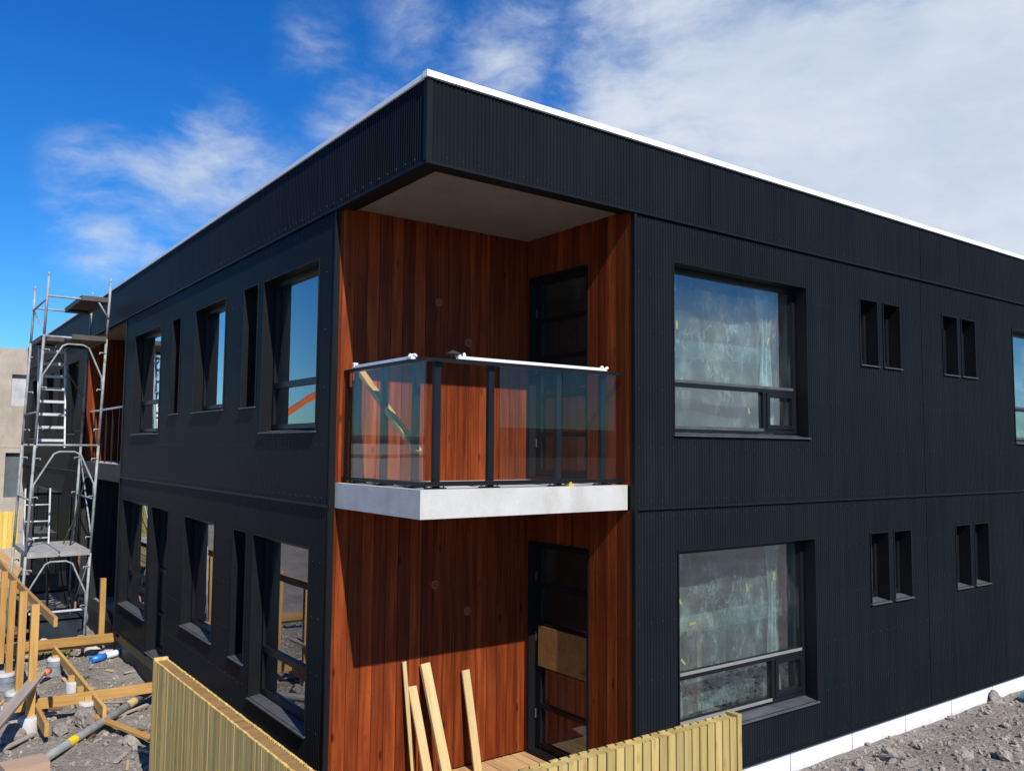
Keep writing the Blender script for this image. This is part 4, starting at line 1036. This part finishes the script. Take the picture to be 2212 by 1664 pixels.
def pile(x, y, zt, r_, sleeve, label):
    t = thing('concrete_pile', (x, y, -.2), label, 'concrete pile', 'concrete piles under the deck frame')
    m = MB(); m.tube([(x, y, -.6), (x, y, zt-.02), (x, y, zt)], [r_, r_, r_*.93], 20); m.build('concrete', M['pile'], t)
    if sleeve:
        m = MB(); m.tube([(x, y, -.6), (x, y, zt-.05)], r_+.006, 24, False)
        for z in (zt-.05, zt-.13): m.tube([(x+(r_+.007)*math.cos(a*math.pi/12), y+(r_+.007)*math.sin(a*math.pi/12), z) for a in range(25)], .006, 6, False)
        m.build('sleeve', M['duct'], t)
pile(-1.83, 7.22, -.05, .13, False, 'white concrete pile under the front fence post at bottom left')
pile(-1.84, 8.5, .0, .14, True, 'sleeved concrete pile under the second post at the left')
pile(-1.95, 7.85, -.03, .15, True, 'sleeved concrete pile behind the grey plank at the left')
pile(-1.86, 9.76, .0, .14, True, 'sleeved concrete pile under the third post at the left edge')
pile(-1.06, 10.4, .0, .12, True, 'sleeved concrete pile under the far middle joist')
pile(-1.02, 8.85, -.06, .11, False, 'rough white concrete pile under the middle joist')
pile(-1.06, 7.48, -.03, .12, True, 'sleeved concrete pile where the near beam crosses the joist')
# weathered plank leaning across, loose planks, pipes
o = plank('plank', at(245, 1615, 0) if False else at(-30, 1590, .18), at(86, 1452, .45), .15, .045, M['greywood'], None, (0, 0, 1)); tag(o, 'weathered grey plank sloping across the posts at bottom left', 'plank')
o = plank('plank', at(192, 1541, -.14), at(332, 1596, -.15), .10, .04, M['pine'], None, (0, 0, 1)); tag(o, 'yellow plank fallen across the grey pipe near the fence end', 'plank')
o = plank('plank', at(-10, 1625, -.22), at(75, 1583, -.20), .07, .03, M['greywood'], None, (0, 0, 1)); tag(o, 'thin weathered board lying in the rubble at the lower left edge', 'plank')
p0 = at(92, 1640, -.17); p1 = at(345, 1478, -.12); t = thing('drain_pipe', tuple(p0), 'long grey plastic pipe with yellow band lying on the rubble', 'pipe')
dirp = (p1-p0); L_ = dirp.length; dn = dirp.normalized()
m = MB(); m.tube([p0-dn*.25, p0+dirp*.4, p1+dn*.1], .055, 16); m.build('pipe_body', M['pipe'], t)
m = MB(); q = p0+dirp*.17; m.tube([q, q+dn*.17], .0585, 16, False); m.build('yellow_band', M['pipe_yellow'], t)
m = MB(); q = p0+dirp*.66; m.tube([q, q+dn*.22], .060, 16, False); m.build('faded_band', M['pine_pale'], t)
p0 = at(205, 1422, -.16); p1 = at(262, 1406, -.14); t = thing('water_pipe', tuple(p0), 'blue and white water pipe coming out under the black wall', 'pipe'); dirp = p1-p0
m = MB(); m.tube([p0-dirp*.15, p0+dirp*.5], .06, 14); m.tube([p0+dirp*.5, p1+dirp*.3], .048, 14); m.build('blue_pipe', M['blue'], t)
m = MB(); m.tube([p0+dirp*.38, p0+dirp*.80], .0615, 14, False); m.build('white_sleeve', M['white_plastic'], t)
p0 = at(82, 1462, -.12); p1 = at(106, 1447, -.10); m = MB(); m.tube([p0, p0.lerp(p1, .6), p0.lerp(p1, .62), p1], [.025, .025, .05, .05], 12)
tag(m.build('pipe_fitting', M['orange'], None, Matrix.Translation(p0)), 'orange plastic pipe fitting lying behind the grey plank', 'pipe fitting')
p0 = at(210, 1440, .0); p1 = at(255, 1428, .0)
m = MB(); q = at(225, 1432, -.05)
# shuttering block at the bottom left
c = at(55, 1648, -.08); W, L_ = frame_of(c+Vector((-.24, .0, 0)), c+Vector((.22, .05, 0)))
m = MB(); v0 = len(m.v); m.box(-.23, .23, -.17, .17, -.18, .02); o = m.build('board_offcut', M['pinkwood'], None); o.matrix_local = W
tag(o, 'pinkish plywood box offcut at the bottom left edge beside the pipe', 'wood offcut')
for i in range(22):                                                         # splintered offcuts scattered between the timbers
    x = random.uniform(-2.4, -.25); y = random.uniform(5.0, 11.0); g0 = gz(x, y)+.02; a = random.uniform(0, 3.14); L_ = random.uniform(.06, .22)
    d = Vector((math.cos(a), math.sin(a), random.uniform(-.08, .08)))*L_
    o = plank('wood_offcut', Vector((x, y, g0))-d, Vector((x, y, g0))+d, random.uniform(.02, .07), random.uniform(.012, .03), M['pine_pale'] if i % 3 == 0 else (M['greywood'] if i % 3 == 1 else M['brownwood']))
    tag(o, 'small splintered wood offcut lying in the rubble between the deck timbers', 'wood offcut', 'wood offcuts scattered in the rubble')
for (u0, v0, u1, v1, w, lab) in ((20, 1560, 120, 1537, .10, 'flat pale board half buried in rubble beside the front fence post'), (230, 1555, 318, 1520, .06, 'narrow weathered batten lying behind the grey pipe'), (268, 1452, 330, 1440, .05, 'thin batten in the rubble near the black wall')):
    o = plank('board', at(u0, v0, -.20), at(u1, v1, -.20), w, .025, M['greywood']); tag(o, lab, 'board')
# dark strip sloping to the ground along the foot of the weathered fence
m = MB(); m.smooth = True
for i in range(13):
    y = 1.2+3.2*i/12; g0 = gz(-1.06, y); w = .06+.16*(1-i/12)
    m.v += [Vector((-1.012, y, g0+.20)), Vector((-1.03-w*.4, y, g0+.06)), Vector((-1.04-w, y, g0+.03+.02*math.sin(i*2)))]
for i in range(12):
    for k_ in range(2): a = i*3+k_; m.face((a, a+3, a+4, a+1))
tag(m.build('dark_sheet', M['dark_sheet'], None, Matrix.Translation((-1.1, 3, 0))), 'dark strip along the foot of the weathered fence', 'dark_sheet')

def hose(pts, r_, label):
    m = MB(); q = []
    P = [Vector(p) for p in pts]
    for i in range(len(P)-1):
        for j in range(6):
            t = j/6; a = P[max(i-1, 0)]; b = P[i]; c = P[i+1]; d = P[min(i+2, len(P)-1)]
            q.append(.5*((2*b)+(c-a)*t+(2*a-5*b+4*c-d)*t*t+(3*b-a-3*c+d)*t**3))
    q.append(P[-1]); m.tube(q, r_, 8); tag(m.build('hose', M['rubber'], None, Matrix.Translation(P[-1])), label, 'hose')
hose([(-.40, 12.2, 3.0), (-.50, 12.35, 2.4), (-.56, 12.4, 1.9), (-.62, 12.5, 1.2), (-.55, 12.3, .4), (-.7, 12.0, -.15), (-1.0, 11.8, -.22)], .016, 'black hose hanging down inside the right side of the scaffold')
hose([(-.38, 12.9, 2.9), (-.46, 12.8, 2.2), (-.70, 12.7, 1.5), (-.62, 12.6, .7), (-.42, 12.4, -.1)], .012, 'thin black cable hanging behind the scaffold deck')
for x, y, x2, y2, z2, lab in ((-.55, 12.0, -.30, 13.1, 1.45, 'dark steel tube leaning under the right end of the scaffold platform'), (-.95, 12.1, -.86, 13.2, 1.4, 'dark steel tube leaning under the middle of the scaffold platform')):
    m = MB(); m.tube([(x, y, -.25), (x2, y2, z2)], .024, 10); tag(m.build('steel_tube', M['galv_rust'], None, Matrix.Translation((x, y, -.25))), lab, 'tube')
# clutter beneath and behind the scaffold
def sackm(u, v, z, r_, label, mat='sack', sd=1.0, flat=.6, cat='sack', name='sack', grp=None):
    p = at(u, v, z); m = MB(); m.smooth = True; m.rock((p.x, p.y, gz(p.x, p.y)+r_*.45), r_, sd, 2, flat)
    tag(m.build(name, M[mat], None, Matrix.Translation((p.x, p.y, gz(p.x, p.y)))), label, cat, grp)
sackm(197, 1402, -.2, .13, 'pale sack on the ground below the far beam', sd=2.2)
sackm(232, 1404, -.2, .14, 'round white bag on the ground behind the blue pipe', sd=4.9)
sackm(98, 1402, -.2, .20, 'pale rough block with weeds behind the second post', sd=6.1, flat=.8, cat='block', name='concrete_block')
sackm(205, 1345, -.2, .28, 'crumpled grey felt beside the right scaffold leg', 'felt', 3.7, .7, 'felt', 'felt_roll')
sackm(224, 1352, -.2, .18, 'white rubble bag between the scaffold leg and timber post', 'sack', 8.2)
m = MB()                                                                    # weeds
for i in range(420):
    p = at(random.uniform(88, 150), random.uniform(1402, 1422), -.22); h = random.uniform(.03, .10); a = random.uniform(0, 6.28)
    b = Vector((p.x, p.y, gz(p.x, p.y)-.01)); d = Vector((math.cos(a), math.sin(a), 0))*.02
    m.quad(b-d, b+d, b+d*.6+Vector((d.y*2, -d.x*2, h)), b-d*.2+Vector((d.y*2, -d.x*2, h*1.1)))
tag(m.build('weeds', M['green']), 'low green weeds growing around the pale block', 'weeds', kind='stuff')
for i in range(7):
    z = -.18+.055*(i % 4); y = 12.1+.16*i; x0_ = -1.75+.03*i
    o = plank('board', (x0_-.5, y, z), (x0_+.65, y+random.uniform(-.3, .5), z+.1), .16, .04, M['brownwood'])
    tag(o, 'rough brown scrap board in the heap left of the scaffold foot', 'board', 'brown scrap boards under the scaffold')
m = MB()                                                                    # a trestle stacked with tarpaulin under the tower
m.smooth = True; nx_, ny_ = 20, 12
for i in range(nx_+1):
    for j in range(ny_+1):
        x = -1.25+.95*i/nx_; y = 12.0+1.2*j/ny_; z = .42+.05*mnoise.noise(Vector((x*3, y*3, 0))) - .5*(abs(j/ny_-.5)*2)**6
        m.v.append(Vector((x, y, z)))
for i in range(nx_):
    for j in range(ny_): a = i*(ny_+1)+j; m.face((a, a+ny_+1, a+ny_+2, a+1))
tag(m.build('tarpaulin', M['tarp'], None, Matrix.Translation((-.8, 12.6, 0))), 'dark blue tarpaulin over materials under the scaffold platform', 'tarpaulin')
o = plank('beam', (-1.3, 11.95, .50), (-.35, 11.95, .50), .04, .035, M['alu']); o.name = 'aluminium_profile'; tag(o, 'pale aluminium profile lying on the dark tarpaulin', 'profile')
o = plank('board', (-1.3, 13.4, .86), (-.3, 13.4, .86), .03, .34, M['darkply']); o.name = 'stained_panel'; tag(o, 'dark stained panel standing behind the scaffold under the platform', 'panel')
o = plank('board', (-.62, 13.32, .92), (-.47, 13.32, .92), .03, .30, M['pinkwood']); o.name = 'pink_board'; tag(o, 'small pinkish board in front of the dark stained panel', 'board')
m = MB(); m.box(-1.0, -.12, 14.3, 14.34, .55, 2.55)
gl_ = thing('glass_screen', (-.56, 14.3, .5), 'tall dark framed glass screen standing behind the scaffold', 'glass screen')
m = MB(); m.box(-1.02, -.98, 14.28, 14.34, .5, 2.6); m.box(-.16, -.12, 14.28, 14.34, .5, 2.6); m.box(-.98, -.16, 14.282, 14.338, 2.55, 2.6); m.box(-.98, -.16, 14.282, 14.338, .5, .58); m.build('frame', M['frame'], gl_)
m = MB(); m.box(-.98, -.16, 14.305, 14.315, .58, 2.55); m.build('pane', M['glass_left'], gl_)
m = MB(); m.bar((9.95, -.32, .05), (10.6, -.22, .06), .16, .02)
tag(m.build('plastic_scrap', M['teal'], None, Matrix.Translation((10.3, -.3, 0))), 'teal plastic scrap lying against the white plinth at right edge', 'plastic scrap')

# ------------------------------------------------------------------ seen only as reflections: boom lift and a low hall, off to the left
bl = thing('boom_lift', (-13, 33, 0), 'orange boom lift standing on the site left of the block', 'boom lift')
m = MB(); m.box(-14.2, -11.6, 32.3, 34.0, .5, 1.3); m.box(-13.9, -12.6, 32.4, 33.9, 1.3, 2.1); m.build('chassis', M['lift_orange'], bl)
for x in (-13.8, -12.0):
    for y in (32.2, 34.1): m = MB(); m.tube([(x, y-.15, .45), (x, y+.15, .45)], .45, 20); m.build('wheel', M['rubber'], bl)
m = MB(); m.bar((-13.4, 33.1, 2.1), (-9.6, 33.1, 4.0), .3, .32); m.bar((-9.6, 33.1, 4.0), (-13.0, 33.1, 6.2), .26, .28); m.bar((-13.0, 33.1, 6.2), (-13.6, 33.1, 5.4), .16, .18); m.build('boom', M['lift_orange'], bl)
m = MB(); m.box(-14.6, -13.5, 32.5, 33.7, 4.5, 4.6)
for z in (5.0, 5.55): 
    for y in (32.52, 33.68): m.bar((-14.6, y, z), (-13.5, y, z), .05, .05)
    for x in (-14.58, -13.52): m.bar((x, 32.52, z), (x, 33.68, z), .05, .05)
for x in (-14.58, -13.52):
    for y in (32.52, 33.68): m.bar((x, y, 4.6), (x, y, 5.55), .05, .05)
m.build('basket', M['lift_orange'], bl)
hb = thing('white_hall', (-34, 70, 0), 'long low white hall on the far side of the site', 'building')
m = MB(); m.box(-70, -12, 66, 80, 0, 4.4); m.build('wall', M['white_paint'], hb)
m = MB(); m.box(-70.4, -11.6, 65.6, 80.4, 4.4, 4.8); m.build('roof', M['felt'], hb)
m = MB(); m.box(-69.5, -12.5, 65.94, 66.0, 2.75, 3.05); m.build('window_band', M['deckplate'], hb)

# base colours except wood lining and white flashing darkened to offset the raised exposure
for mt in bpy.data.materials:
    if mt.name in ('stained_wood', 'white_flashing') or 'Principled BSDF' not in mt.node_tree.nodes: continue
    t = mt.node_tree; inp = t.nodes['Principled BSDF'].inputs['Base Color']
    if not inp.links: continue
    src = inp.links[0].from_socket; h = nd(t, 'ShaderNodeHueSaturation'); h.inputs['Value'].default_value = .86
    t.links.new(src, h.inputs['Color']); t.links.new(h.outputs[0], inp)
